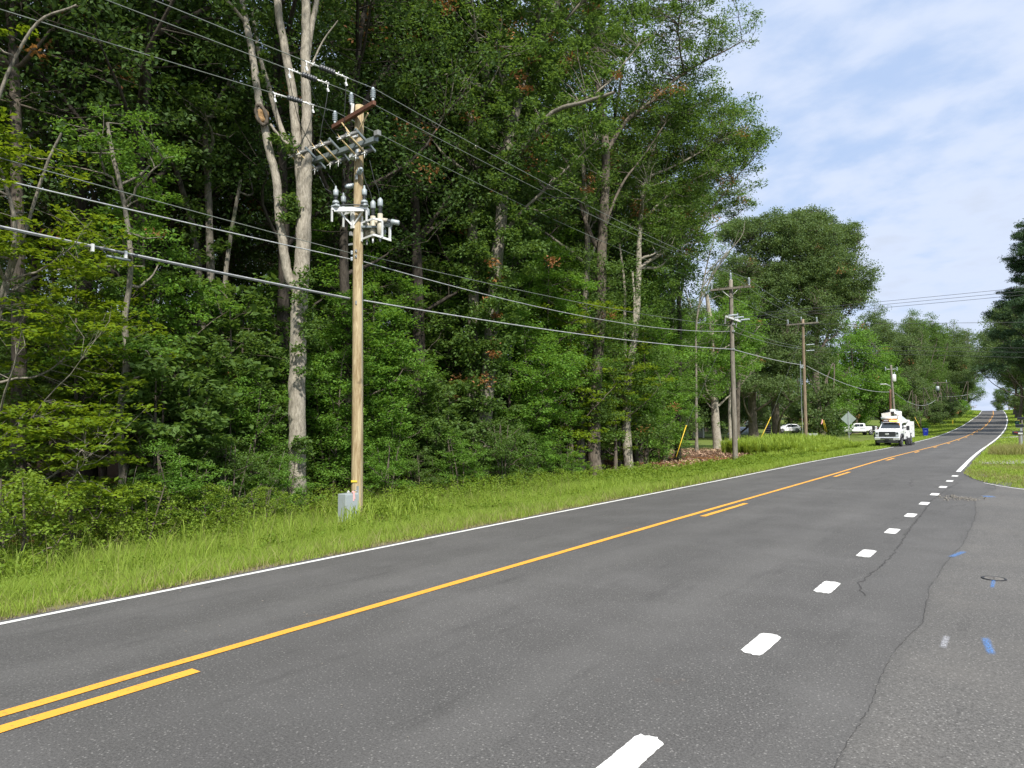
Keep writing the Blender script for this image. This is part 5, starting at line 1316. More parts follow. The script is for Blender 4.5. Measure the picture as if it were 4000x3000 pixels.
MB().box(P4(3451, 1501), (.9, .35, .16), Matrix.Rotation(.5, 3, 'Z') , bev=.06).build('lamp_head', M_ALU, la)

Bsp = at(3480, 1700, 98); Bs = Vector((Bsp.x, Bsp.y, gz(Bsp.x, Bsp.y))); Ts = at(3477, 1521, 98)
ps = empty('stub_pole', Bs, 0, 'short red-brown topped-off pole just left of the leaning lamp pole', 'utility pole')
pole_shaft(ps, Ts.z - Bs.z, .19, .15, M_POLEBR, (Ts.x - Bs.x, Ts.y - Bs.y)); MB().box((.1, -.18, Ts.z - Bs.z - 1.2), (.35, .1, .15)).build('cable_bracket', M_GALV, ps)

B5p = at(3669, 1625, 150); B5 = Vector((B5p.x, B5p.y, gz(B5p.x, B5p.y))); T5 = at(3662, 1490, 150)
p5 = empty('utility_pole', B5, 0, 'dark distant pole with a white transformer up the hill', 'utility pole')
h5 = T5.z - B5.z; pole_shaft(p5, h5, .2, .15, M_BARKD, (T5.x - B5.x, T5.y - B5.y))
q = at(3663, 1519, 150) - B5; MB().lathe(q + Vector((0, -.35, -.5)), (0, 0, 1), [(0, .34), (1.0, .34), (1.05, .25)], 12).build('transformer', M_GREYPT, p5)
MB().box((T5.x - B5.x + .5, T5.y - B5.y, h5 - .3), (2.6, .12, .14)).build('crossarm', M_POLEOLD, p5); pin_insulator(p5, (T5.x - B5.x + 1.6, T5.y - B5.y, h5 - .2), 1.3)

# ---------------------------------------------------------------- wires
def wire(pts, r, mat, label, name='power_line', cat='power line', group=None):
    o = MB().tube(pts, r, 6, caps=False).build(name, mat); return tag(o, label, cat, group)
def span(a, b, sag, n=18):
    a = Vector(a); b = Vector(b); return [a.lerp(b, k / n) - Vector((0, 0, 4 * sag * (k / n) * (1 - k / n))) for k in range(n + 1)]
def left_span(P, px, py, X, L_=40, b=.0012):
    """from P back along the line past the left picture edge, through the ray of (px, py) in the plane x = X"""
    d = at(px, py, 1) - CAM; Q = CAM + d * (X / d.x); t = P.y - Q.y
    a = (Q.z - P.z) / t - b * t
    return [Vector((P.x + (X - P.x) * min(1, k * L_ / 20 / max(t, .1)), P.y - k * L_ / 20, P.z + a * (k * L_ / 20) + b * (k * L_ / 20) ** 2)) for k in range(21)], a
tA = B1 + EL + Vector((0, 0, 11.36)); tB = B1 + Vector((-.17, -.10, 11.66)); tC = B1 + ER + Vector((0, 0, 11.36))
def strain(pts, y_off, parent, lbl=None):
    """dark in-line strain insulator with bright clamps set in a wire, y_off metres before the pole"""
    P0 = pts[0]; i = 0
    def at_y(d):
        for a, b in zip(pts[:-1], pts[1:]):
            if (P0.y - b.y) >= d: f = (d - (P0.y - a.y)) / ((P0.y - b.y) - (P0.y - a.y)); return a.lerp(b, f)
    a = at_y(y_off - .24); b = at_y(y_off + .24); ax = (b - a).normalized()
    MB().ribs(a, ax, .46, .035, .072, 6, 10).build('strain_insulator', M_POLY, parent)
    r_ = random.Random(int(y_off * 100))
    for p, s in ((a, -1), (b, 1)):
        m = MB(); m.rod(p, p + ax * s * .40, .020, 6)
        for k in range(13):
            c = p + ax * s * r_.uniform(.08, .40); v = Vector((r_.uniform(-1, 1), r_.uniform(-1, 1), r_.uniform(-1, 1))) * .055; m.rod(c, c + v, .011, 4)
        e = p + ax * s * .36; m.rod(e, e + Vector((.0, 0, -.14)), .012, 5).box(e + Vector((0, 0, -.17)), (.035, .06, .09), Matrix.Rotation(.5, 3, 'X'))
        m.build('clamp', M_CLAMP, parent)
    return a - ax * .36, b + ax * .36
jm = []
for P, px, py, nm, yo in ((tA, 0, 36, 'left-hand overhead wire running off the top left from the crossarm end', 1.35), (tB, 415, 0, 'middle overhead wire running off the top left from the pole top', 1.4), (tC, 600, 0, 'right-hand overhead wire running off the top left from the crossarm end', 1.5)):
    pts, a = left_span(P, px, py, P.x); o = wire(pts, .0105, M_WIRE, nm); jm.append(strain(pts, yo, o))
# jumpers from the strain clamps down to the switches
jp = MB()
for (a, b), u in zip(jm, (-1.52, -.53, .50)):
    for q, du in ((b, -.17), (a, .17)):
        e = B1 + Vector((u + du - .12, -.36, zb + .30)) + ndv * .28 + Vector((0, -.25, -.03)); s = q + Vector((0, 0, -.25)); m_ = (s + e) / 2 + Vector((0, -.05, -.22))
        jp.tube([s, s.lerp(m_, .5) + Vector((0, 0, -.06)), m_, m_.lerp(e, .5) + Vector((0, 0, -.03)), e], .009, 5, caps=False)
for u, tgt in ((-1.35, L1 + Ah * .1 + Vector((0, 0, .55))), (-.36, L3 + Vector((.02, 0, .6))), (.33, RV(.42, .06, zr + .75)), (.67, RV(.64, .2, zr + .78)), (-1.0, RV(.22, -.12, zr + .6))):
    s = B1 + Vector((u, -.2, zb - .45)); e = B1 + tgt; m_ = (s + e) / 2 + Vector((.02, .1, -.25)); jp.tube([s, s.lerp(m_, .5) + Vector((0, 0, -.12)), m_, m_.lerp(e, .6) + Vector((0, 0, -.05)), e], .009, 5, caps=False)
j = MB(); j.v = [tuple(Vector(v) - B1) for v in jp.v]; j.f = jp.f; j.sm = jp.sm; j.build('jumper_wire', M_WIREDK, p1)

nP = B1 + Vector((-.20, -.05, Zc(1530))); cP = B1 + Vector((-.20, -.05, Zc(1580))); kP = B1 + Vector((-.16, -.12, Zc((1165 - 250) / .4822)))
pts, a = left_span(nP, 0, 617, -14.45); wire(pts, .0095, M_WIRE, 'thin upper neutral wire running left from the new pole at mid height')
pts, a = left_span(cP, 0, 701, -14.45); wire(pts, .015, M_CABLE, 'second wire from below left of the new pole, twisted pale cable')
pts, a = left_span(kP, 0, 884, -14.42); o = wire(pts, .020, M_CABLE, 'thick pale communication cable running left from the new pole, the lowest one', 'communication_cable', 'cable')
sl_ = [p for p in pts if 4.5 < B1.y - p.y < 8.6]
MB().tube([p + Vector((.01, -.03, -.035)) for p in pts], .013, 5, caps=False).build('lashed_line', M_WIREDK, o)
m = MB(); c0 = at(290, 962, (Vector((-14.4, 6.3, 5)) - CAM).dot(CG)); 
for d_ in (0, .62):
    k = min(range(len(pts) - 1), key=lambda i: abs(pts[i].y - (6.15 + d_))); f = (pts[k].y - (6.15 + d_)) / (pts[k].y - pts[k + 1].y + 1e-9); q = pts[k].lerp(pts[k + 1], f); m.box(q + Vector((.02, 0, -.04)), (.05, .05, .15))
m.build('clamp', M_ALU, o)
k1 = min(pts, key=lambda p: abs(p.y - 5.8)); k2 = min(pts, key=lambda p: abs(p.y - 7.1)); MB().tube([k1 + Vector((.02, -.2, -.14)), k2 + Vector((.02, .25, -.15))], .028, 6).build('splice_bracket', M_BEAM, o)
# to the next poles
e2 = [B2 + Vector((ln2[0] + u, ln2[1] - .16, h2 - .12)) for u in (-1.15, 1.15)]; m2 = B2 + Vector((ln2[0], ln2[1], h2 + .4))
for a, b, nm in ((tA, e2[0], 'left overhead wire between the new pole and the old grey pole'), (tB, m2, 'middle overhead wire between the new pole and the old grey pole'), (tC, e2[1], 'right overhead wire between the new pole and the old grey pole')): wire(span(a, b, .35), .0105, M_WIRE, nm)
R2 = lambda px, py: at(px, py, 43)
wire(span(B1 + Vector((.18, .05, Zc(1555))), R2(2861, 1274), .25), .0095, M_WIRE, 'thin upper neutral wire between the new pole and the old grey pole')
wire(span(B1 + Vector((.18, .05, Zc(1610))), R2(2852, 1294), .55), .014, M_CABLE, 'sagging twisted cable between the new pole and the old grey pole')
kcl = span(B1 + Vector((.17, .05, Zc((1175 - 250) / .4822))), R2(2863, 1364), .22)
wire(kcl, .021, M_CABLE, 'thick pale communication cable between the new pole and the old grey pole', 'communication_cable', 'cable')
e3 = [B3 + Vector((ln3[0] + u, ln3[1] - .16, h3 - .05)) for u in (-1.25, 1.2)]; m3 = B3 + Vector((ln3[0] - .14, ln3[1], h3 + .15))
for a, b, nm in ((e2[0], e3[0], 'left wire between the old grey pole and the brown pole'), (m2, m3, 'middle wire between the old grey pole and the brown pole'), (e2[1], e3[1], 'right wire between the old grey pole and the brown pole')): wire(span(a, b, .3), .0125, M_WIRE, nm)
for (a, b, r_, nm) in (((2870, 1276), (3133, 1355), .011, 'upper neutral wire between the old grey pole and the brown pole'), ((2868, 1296), (3134, 1362), .014, 'second cable between the old grey pole and the brown pole')): wire(span(at(*a, 43), at(*b, 63), .18), r_, M_WIRE, nm)
wire(span(at(2867, 1366, 43), at(3143, 1427, 63), .1), .026, M_CABLE, 'thick cable between the old grey pole and the brown pole', 'communication_cable', 'cable')
e4 = [B4 + P4(3459, 1440), B4 + P4(3504, 1440)]; m4 = B4 + Vector((ln4[0], ln4[1], h4 + .05))
for a, b, nm in ((e3[0], e4[0], 'left wire between the brown pole and the lamp pole'), (m3, m4, 'middle wire between the brown pole and the lamp pole'), (e3[1], e4[1], 'right wire between the brown pole and the lamp pole')): wire(span(a, b, .5), .013, M_WIREDK, nm)
wire(span(at(3150, 1429, 63), at(3476, 1531, 98), .7), .032, M_CABLE, 'thick pale cable sagging from the brown pole to the short brown pole', 'communication_cable', 'cable')
wire(span(at(3145, 1366, 63), at(3484, 1500, 100), .9), .014, M_WIREDK, 'dark thin wire between the brown pole and the lamp pole')
wire(span(at(3494, 1533, 98), at(3668, 1548, 150), 1.9), .04, M_CABLE, 'pale cable sagging from the short brown pole up the hill', 'communication_cable', 'cable')
wire(span(m4, T5, 2.4), .02, M_WIREDK, 'dark wire from the lamp pole up the hill')
wire(span(at(3669, 1548, 150), at(3800, 1536, 215), .4), .045, M_CABLE, 'pale cable leading on from the distant dark pole', 'communication_cable', 'cable')
wire(span(at(3668, 1494, 150), at(3800, 1485, 215), .4), .022, M_WIREDK, 'dark wire leading on from the distant dark pole')
# lines crossing the road to the right
def cross(a, b, r_, nm, mat=None):
    A_ = Vector(a); B_ = Vector(b); wire(span(A_, A_ + (B_ - A_) * 1.5, .05), r_, mat or M_WIREDK, nm, 'crossing_line', 'power line')
dR = 33
for v, y4, nm in ((-1.1, 1120, 'top wire of the three crossing the road near the skyline'), (0., 1134, 'middle wire of the three crossing the road near the skyline'), (1.15, 1148, 'lowest wire of the three crossing the road near the skyline')):
    cross(B2 + Vector((ln2[0] + .75, ln2[1] + v, h2 - 2.36)), at(4000, y4, 35.5), .011, nm)
cross(at(2883, 1267, 43), at(4000, 1255, 35.5), .011, 'single wire crossing the road just above the treetops')
for a, b, nm in (((3165, 1349), (4000, 1357), 'upper of three wires crossing the road in front of the hill trees'), ((3160, 1362), (4000, 1374), 'middle of three wires crossing the road in front of the hill trees'), ((3165, 1373), (4000, 1394), 'lower of three wires crossing the road in front of the hill trees')):
    cross(at(*a, 62.7), at(*b, 52), .014, nm)
# guy wires with yellow guards
def guy(base_px, top_px, d0, d1, attach, nm, nm2, tape=False):
    a = at(*base_px, d0); b = at(*top_px, d1)
    g0 = Vector((a.x, a.y, a.z)); 
    q = MB().tube([g0, b], .026, 8).build('guy_guard', M_YPLAS); tag(q, nm, 'guy guard')
    wire([b, Vector(attach)], .009, M_WIREDK, nm2, 'guy_wire', 'guy wire')
guy((2641, 1786), (2681, 1661), 40, 40.4, B2 + Vector((ln2[0], ln2[1], h2 - 2.6)), 'leaning yellow plastic guy guard in the weeds at the end of the wood', 'guy wire from the yellow guard at the wood end up to the old grey pole')
guy((2966, 1725), (3011, 1629), 57, 58, B3 + Vector((ln3[0], ln3[1], h3 - 1.2)), 'leaning yellow guy guard crossing in front of the two lawn oaks', 'guy wire from the lawn yellow guard up to the brown pole')
guy((3224, 1688), (3213, 1638), 83, 82.5, B3 + Vector((ln3[0], ln3[1], h3 - 2.6)), 'left one of the two yellow guy guards right of the brown pole', 'left guy wire right of the brown pole')
guy((3231, 1688), (3218, 1642), 84, 83.5, B3 + Vector((ln3[0], ln3[1], h3 - .8)), 'right one of the two yellow guy guards right of the brown pole', 'right guy wire right of the brown pole')
guy((3605, 1694), (3573, 1629), 100, 100, B4 + Vector((ln4[0], ln4[1], h4 - .9)), 'leaning yellow guy guard just left of the blue bin', 'guy wire from the guard by the blue bin up to the lamp pole')
q = MB().box(at(3212, 1645, 82.2), (.10, .05, .40)).box(at(3210, 1652, 82.2), (.10, .05, .30), Matrix.Rotation(.3, 3, 'Y')).build('pink_tape', M_PINK); tag(q, 'pink tape tied to the top of a yellow guy guard', 'tape')
# ---------------------------------------------------------------- vehicles and small things
def carpaint(name, col, rough=.3):
    m, t, p = new_mat(name); v = pos(t, obj=True); n = noise(t, 2.5, 5, v)
    t.links.new(mixc(t, ramp(t, n, .4, .8, 0, .3), col, tuple(x * .82 for x in col)), p.inputs['Base Color'])
    p.inputs['Roughness'].default_value = rough; p.inputs['Coat Weight'].default_value = .4; p.inputs['Coat Roughness'].default_value = .12
    return m
M_CARW = carpaint('white_car_paint', (.74, .75, .76)); M_SERV = simple('white_service_body', (.70, .71, .70), .42, 0, .07, 2.5, dirt=(.45, .43, .38))
M_GLASS = simple('car_glass', (.022, .028, .034), .06, 0, .1, 3, 1.0); M_CHROME = simple('chrome', (.74, .75, .76), .2, .55, .05, 6)
M_DKPL = simple('dark_plastic', (.025, .026, .028), .5, 0, .15, 6); M_RUB = simple('tyre_rubber', (.020, .020, .021), .85, 0, .25, 12)
M_HLAMP = simple('headlamp_glass', (.55, .58, .62), .12, .3, .15, 12); M_RED = simple('tail_lamp', (.35, .02, .02), .3); M_RIM = simple('wheel_alloy', (.42, .43, .45), .35, .7, .1, 8)
M_AMBER = emis('amber_lamp', (1.0, .42, .06), 5.0); M_TARP = simple('tarp', (.42, .45, .50), .55, 0, .2, 3)
M_ORNG = simple('rusty_brown', (.20, .085, .045), .6, 0, .2, 8)
def wheel(root, c, r, w_, name='wheel', dual=False):
    m = MB().lathe(Vector(c) - Vector((w_ / 2, 0, 0)), (1, 0, 0), [(0, r * .62), (.01, r * .9), (.04, r), (w_ - .04, r), (w_ - .01, r * .9), (w_, r * .62)], 22)
    t = m.build(name, M_RUB, root); q = MB()
    for s in (-1, 1):
        q.lathe(Vector(c) + Vector((s * (w_ / 2 - .05), 0, 0)), (s, 0, 0), [(0, r * .60), (.055, r * .60), (.05, r * .50), (.02, r * .42), (.03, r * .2), (.06, r * .16), (.07, .01)], 18)
    q.build('rim', M_RIM, t); return t
def loft(m, secs):
    """secs: list of equal-length closed loops of points"""
    n = len(secs[0]); vs = [p for s in secs for p in s]; fs = [tuple(reversed(range(n))), tuple(range((len(secs) - 1) * n, len(secs) * n))]
    for i in range(len(secs) - 1):
        for k in range(n): fs.append((i * n + k, i * n + (k + 1) % n, (i + 1) * n + (k + 1) % n, (i + 1) * n + k))
    return m.add(vs, fs)
def rsec(y, x, z0, z1, c=.08):
    """rounded rectangular cross-section at y"""
    return [(-x + c, y, z0), (x - c, y, z0), (x, y, z0 + c), (x, y, z1 - c), (x - c, y, z1), (-x + c, y, z1), (-x, y, z1 - c), (-x, y, z0 + c)]
def quad(m, a, b, c, d, t=.012):
    """thin pane with thickness"""
    a, b, c, d = map(Vector, (a, b, c, d)); n = (b - a).cross(d - a).normalized() * t
    m.add([a, b, c, d, a + n, b + n, c + n, d + n], [(0, 1, 2, 3), (4, 5, 6, 7), (0, 1, 5, 4), (1, 2, 6, 5), (2, 3, 7, 6), (3, 0, 4, 7)]); return m

def pickup_cab(root, k=1.0, L_front=1.35, crew=False, dark=False, W=1.0):
    """front face at y=0, heading -y; returns y of the cab back. Hood, cab, windows, doors."""
    h_hood = 1.38 * k; h_belt = 1.42 * k; h_top = 2.02 * k; x = W
    yb = L_front + (2.45 if crew else 1.75)
    b = MB(); loft(b, [rsec(0.0, x * .93, .62, h_hood - .12, .1), rsec(.10, x * .98, .55, h_hood - .02, .1), rsec(L_front * .6, x, .55, h_hood + .04, .1), rsec(L_front, x, .55, h_belt, .1), rsec(yb, x, .55, h_belt, .06)])
    b.add([(-x * .62, .15, h_hood), (x * .62, .15, h_hood), (x * .55, L_front * .95, h_belt + .035), (-x * .55, L_front * .95, h_belt + .035), (-x * .62, .15, h_hood - .1), (x * .62, .15, h_hood - .1), (x * .55, L_front * .95, h_belt - .1), (-x * .55, L_front * .95, h_belt - .1)], [(0, 1, 2, 3), (0, 1, 5, 4), (1, 2, 6, 5), (2, 3, 7, 6), (3, 0, 4, 7)])
    g = [rsec(L_front - .02, x * .93, h_belt - .05, h_belt + .02, .02), rsec(L_front + .62, x * .80, h_belt - .05, h_top - .04, .08), rsec(L_front + .9, x * .79, h_belt - .05, h_top, .10), rsec(yb - .25, x * .79, h_belt - .05, h_top, .10), rsec(yb - .02, x * .80, h_belt - .05, h_top - .10, .08)]
    loft(b, g)
    body = b.build('cab', M_CARW, root)
    w = MB(); quad(w, (-x * .80, L_front + .05, h_belt + .07), (x * .80, L_front + .05, h_belt + .07), (x * .70, L_front + .60, h_top - .09), (-x * .70, L_front + .60, h_top - .09), .03).build('windscreen', M_GLASS, body)
    for s in (-1, 1):
        y0, y1 = L_front + .42, L_front + 1.35
        w = MB(); quad(w, (s * x * .885, y0 - .12, h_belt + .05), (s * x * .885, y1, h_belt + .05), (s * x * .815, y1, h_top - .12), (s * x * .815, y0 + .26, h_top - .12), .03 * s).build('side_window', M_GLASS, body)
        if crew: w = MB(); quad(w, (s * x * .885, y1 + .10, h_belt + .05), (s * x * .885, yb - .38, h_belt + .05), (s * x * .815, yb - .42, h_top - .12), (s * x * .815, y1 + .10, h_top - .12), .03 * s).build('side_window', M_GLASS, body)
        d = MB(); 
        for yy in ([L_front + .22, L_front + 1.42] + ([yb - .28] if crew else [])): d.box((s * (x + .002), yy, .98), (.008, .018, .80))
        d.box((s * (x + .01), L_front + 1.22, 1.20), (.03, .20, .06)); d.build('door_gap', M_DKPL, body)
    return yb

# -- boom truck
tx_, ty_ = -9.62, 69.6
tz_ = float(road_z(-8.9, ty_)) + .0
tk = empty('boom_truck', (tx_, ty_, tz_), R(-2.2), 'white bucket truck with glowing amber lights parked facing us at the road edge', 'truck')
yb = pickup_cab(tk, 1.06, 1.45, False)
gr_ = MB(); gr_.box((0, -.03, 1.10), (1.30, .10, .44), bev=.03); grl = gr_.build('grille', M_DKPL, tk)
bars = MB()
for z in (.96, 1.10, 1.24): bars.box((0, -.085, z), (1.22, .02, .055))
bars.build('grille_bar', simple('grille_bar', (.06, .065, .07), .35, .3), grl)
em = MB(); em.lathe((0, -.10, 1.10), (0, -1, 0), [(0, .11), (.02, .11), (.03, .09)], 20); em.v = [(x * 1.55, y, 1.10 + (z - 1.10) * .72) for x, y, z in em.v]; em.build('oval_emblem', M_CHROME, grl)
for s in (-1, 1):
    hl = MB().box((s * .80, -.01, 1.10), (.26, .12, .42), bev=.03).build('headlight', M_HLAMP, tk)
    MB().box((s * .80, -.075, 1.16), (.14, .02, .14), bev=.01).build('lens', M_GLASS, hl)
    MB().tube([(s * 1.0, .18, .62), (s * 1.06, .26, .95), (s * 1.07, .55, 1.10), (s * 1.07, .85, 1.08), (s * 1.06, 1.12, .92), (s * 1.0, 1.22, .62)], .075, 8).build('fender_flare', M_DKPL, tk)
    mr = MB().box((s * 1.38, 1.62, 1.62), (.24, .12, .40), bev=.04).tube([(s * .95, 1.72, 1.52), (s * 1.3, 1.65, 1.52)], .03, 6).tube([(s * .95, 1.72, 1.66), (s * 1.3, 1.65, 1.66)], .03, 6).build('mirror', M_DKPL, tk)
    wheel(tk, (s * .92, .72, .45), .46, .26); wheel(tk, (s * .86, 5.0, .45), .46, .52)
bp = MB().box((0, -.12, .70), (2.02, .20, .26), bev=.05).build('bumper', M_CHROME, tk)
MB().box((0, -.235, .70), (1.0, .02, .10)).box((0, -.24, .64), (.34, .03, .18)).build('licence_plate', M_DKPL, bp)
MB().box((0, -.05, .44), (1.7, .25, .24), bev=.04).build('air_dam', M_DKPL, tk)
MB().box((0, 3.2, .62), (.9, 6.0, .22)).box((0, .75, .45), (1.8, .16, .14)).box((0, 5.0, .45), (1.7, .2, .2)).build('chassis', M_BLACK, tk)
# amber light bar and roof rack
lbk = MB().box((-.02, 1.98, 2.20), (1.25, .28, .05)).build('light_bar', M_DKPL, tk)
MB().box((.28, 1.98, 2.275), (.80, .26, .10), bev=.03).build('amber_light', M_AMBER, lbk)
MB().box((-.42, 1.98, 2.27), (.36, .24, .08), bev=.03).build('clear_lens', M_HLAMP, lbk)
MB().box((-1.12, 1.35, 1.66), (.18, .08, .14), bev=.03).build('convex_mirror', M_CHROME, tk)
# service body with compartments
sb = MB(); y0 = 3.35; y1 = 6.9
for s in (-1, 1):
    sb.box((s * .93, y0 + .55, 1.28), (.34, 1.10, 1.15), bev=.015); sb.box((s * .93, y1 - .62, 1.28), (.34, 1.24, 1.15), bev=.015); sb.box((s * .93, (y0 + y1) / 2 - .05, 1.48), (.34, 1.3, .75), bev=.015)
sb.box((0, (y0 + y1) / 2, .85), (1.6, 3.5, .1)); sb.box((-.9, y0 + 1.6, 2.02), (.40, 3.0, .32), bev=.015); sb.box((.9, y1 - 1.0, 2.02), (.40, 1.9, .34), bev=.015)
svb = sb.build('service_body', M_SERV, tk)
dg = MB()
for s in (-1, 1):
    for (yc, zc_, dy_, dz_) in ((y0 + .55, 1.28, 1.0, 1.05), (y1 - .62, 1.28, 1.12, 1.05), ((y0 + y1) / 2 - .05, 1.48, 1.2, .66)):
        for e in (-1, 1): dg.box((s * 1.102, yc + e * dy_ / 2, zc_), (.006, .02, dz_)); dg.box((s * 1.102, yc, zc_ + e * dz_ / 2), (.006, dy_, .02))
        dg.box((s * 1.106, yc + .2, zc_), (.02, .14, .10))
dg.build('compartment_gap', M_GREYPT, svb)
MB().box((1.105, y0 + .62, 1.62), (.008, .20, .14)).build('blue_sticker', simple('sticker_blue', (.05, .22, .55), .4), svb)
ol = MB().box((1.02, y0 - .12, .46), (.30, .16, .75), Matrix.Rotation(-.28, 3, 'Y'), bev=.02).box((1.2, y0 - .14, .06), (.42, .34, .06)).build('outrigger_leg', M_DKPL, tk)
# boom: turntable, elbow, lower and upper arms folded, bucket
MB().lathe((.05, 3.7, .9), (0, 0, 1), [(0, .34), (.9, .30), (1.25, .34), (1.35, .34)], 16).box((.05, 3.7, 2.45), (.62, .55, .55), bev=.05).build('turret', M_SERV, tk)
MB().box((.30, 3.3, 2.32), (.5, .12, .22)).box((-.62, 2.9, 2.62), (.30, .3, .16)).build('boom_cradle', M_ORNG, tk)
MB().box((.38, 3.6, 2.55), (.36, .9, .95), Matrix.Rotation(.25, 3, 'X'), bev=.06).box((.52, 2.9, 2.35), (.26, 1.4, .30), Matrix.Rotation(.55, 3, 'X'), bev=.05).build('lower_boom', M_SERV, tk)
MB().box((.05, 4.6, 3.02), (.28, 3.6, .30), bev=.04).box((.0, 2.95, 3.10), (.42, .34, .46), bev=.05).build('upper_boom', M_SERV, tk)
MB().box((.02, 2.74, 2.98), (.26, .08, .22)).tube([(-.5, 2.75, 2.86), (-.3, 2.7, 2.70), (.1, 2.7, 2.66), (.35, 2.75, 2.85)], .045, 6).build('hose', M_BLACK, tk)
bk = MB(); loft(bk, [[(-.80, 2.55, 2.42), (-.12, 2.55, 2.50), (-.12, 3.15, 2.50), (-.80, 3.15, 2.42)], [(-.86, 2.5, 2.95), (-.16, 2.5, 3.05), (-.16, 3.2, 3.05), (-.86, 3.2, 2.95)]]); bk.build('bucket', M_SERV, tk)
MB().tube([(-.9, 2.6, 2.50), (.35, 2.6, 2.58)], .13, 10).build('hydraulic_arm', M_SERV, tk); MB().box((-.55, 2.75, 2.28), (.5, .3, .22)).box((.2, 2.75, 2.26), (.5, .3, .2)).build('hose_reel', M_ORNG, tk)
quad(MB(), (.35, 4.2, 2.22), (1.05, 4.2, 2.18), (.95, 4.9, 2.20), (.1, 4.9, 3.0), .03).build('open_lid', M_GREYPT, tk)
MB().tube([(.75, 3.3, 2.20), (.75, 6.2, 2.22)], .14, 10).build('pipe_tube', M_SERV, tk)
# wheel chock beside
q = MB().add([(-.12, -.3, 0), (.12, -.3, 0), (.12, .3, 0), (-.12, .3, 0), (-.12, .1, .22), (.12, .1, .22)], [(0, 1, 2, 3), (0, 1, 5, 4), (2, 3, 4, 5), (1, 2, 5), (0, 3, 4)]).build('wheel_chock', M_DKPL); q.location = (tx_ + 1.35, ty_ + 5.6, float(road_z(tx_ + 1.35, ty_ + 5.6)) + .01); tag(q, 'black wheel chock beside the rear wheel of the boom truck', 'wheel chock')

# -- crew-cab pickup by the driveway, heading left in the picture
def pickup(px, py, dep, ang, label, tint=None):
    p = at(px, py, dep); z = float(H(p.x, p.y)) + .05
    r_ = empty('pickup_truck', (p.x, p.y, z), ang, label, 'pickup truck')
    yb = pickup_cab(r_, .95, 1.25, True, W=.97)
    MB().box((0, yb + .98, 1.02), (1.94, 1.90, .72), bev=.06).build('bed', M_CARW, r_)
    MB().box((0, -.04, .95), (1.4, .08, .42), bev=.02).build('grille', M_DKPL, r_)
    MB().box((0, -.10, .58), (1.9, .20, .20), bev=.04).box((0, yb + 2.0, .58), (1.9, .14, .18), bev=.03).build('bumper', M_CHROME, r_)
    MB().box((0, (yb + 1.9) / 2, .46), (1.6, yb + 1.4, .14)).build('underbody', M_BLACK, r_)
    for s in (-1, 1):
        MB().box((s * .83, .02, .98), (.24, .16, .26), bev=.03).build('headlight', M_HLAMP, r_); MB().box((s * .9, yb + 1.95, 1.08), (.12, .05, .32)).build('tail_light', M_RED, r_)
        MB().box((s * 1.12, 1.55, 1.48), (.20, .10, .22), bev=.03).build('mirror', M_DKPL, r_)
        wheel(r_, (s * .86, .80, .40), .40, .25); wheel(r_, (s * .86, yb + .85, .40), .40, .25)
        MB().tube([(s * .972, .80 + .47 * math.cos(a), .42 + .47 * math.sin(a)) for a in np.linspace(0, PI, 9)], .05, 6).tube([(s * .972, yb + .85 + .47 * math.cos(a), .42 + .47 * math.sin(a)) for a in np.linspace(0, PI, 9)], .05, 6).build('wheel_arch', M_DKPL, r_)
    return r_, yb
# rotation that turns local -y (the front) towards picture left
ang_left = math.atan2(-CA.y, -CA.x) + PI / 2
pk, _ = pickup(3288, 1697, 116, ang_left + .10, 'white crew-cab pickup parked side-on left of the boom truck')
MB().box((.985, 3.05, 1.15), (.006, .9, .10)).box((.985, 3.05, 1.0), (.006, .7, .07)).build('faded_lettering', M_GREYPT, pk)
pk2, _ = pickup(2912, 1696, 146, ang_left, 'white pickup half hidden behind the stout lawn oak')
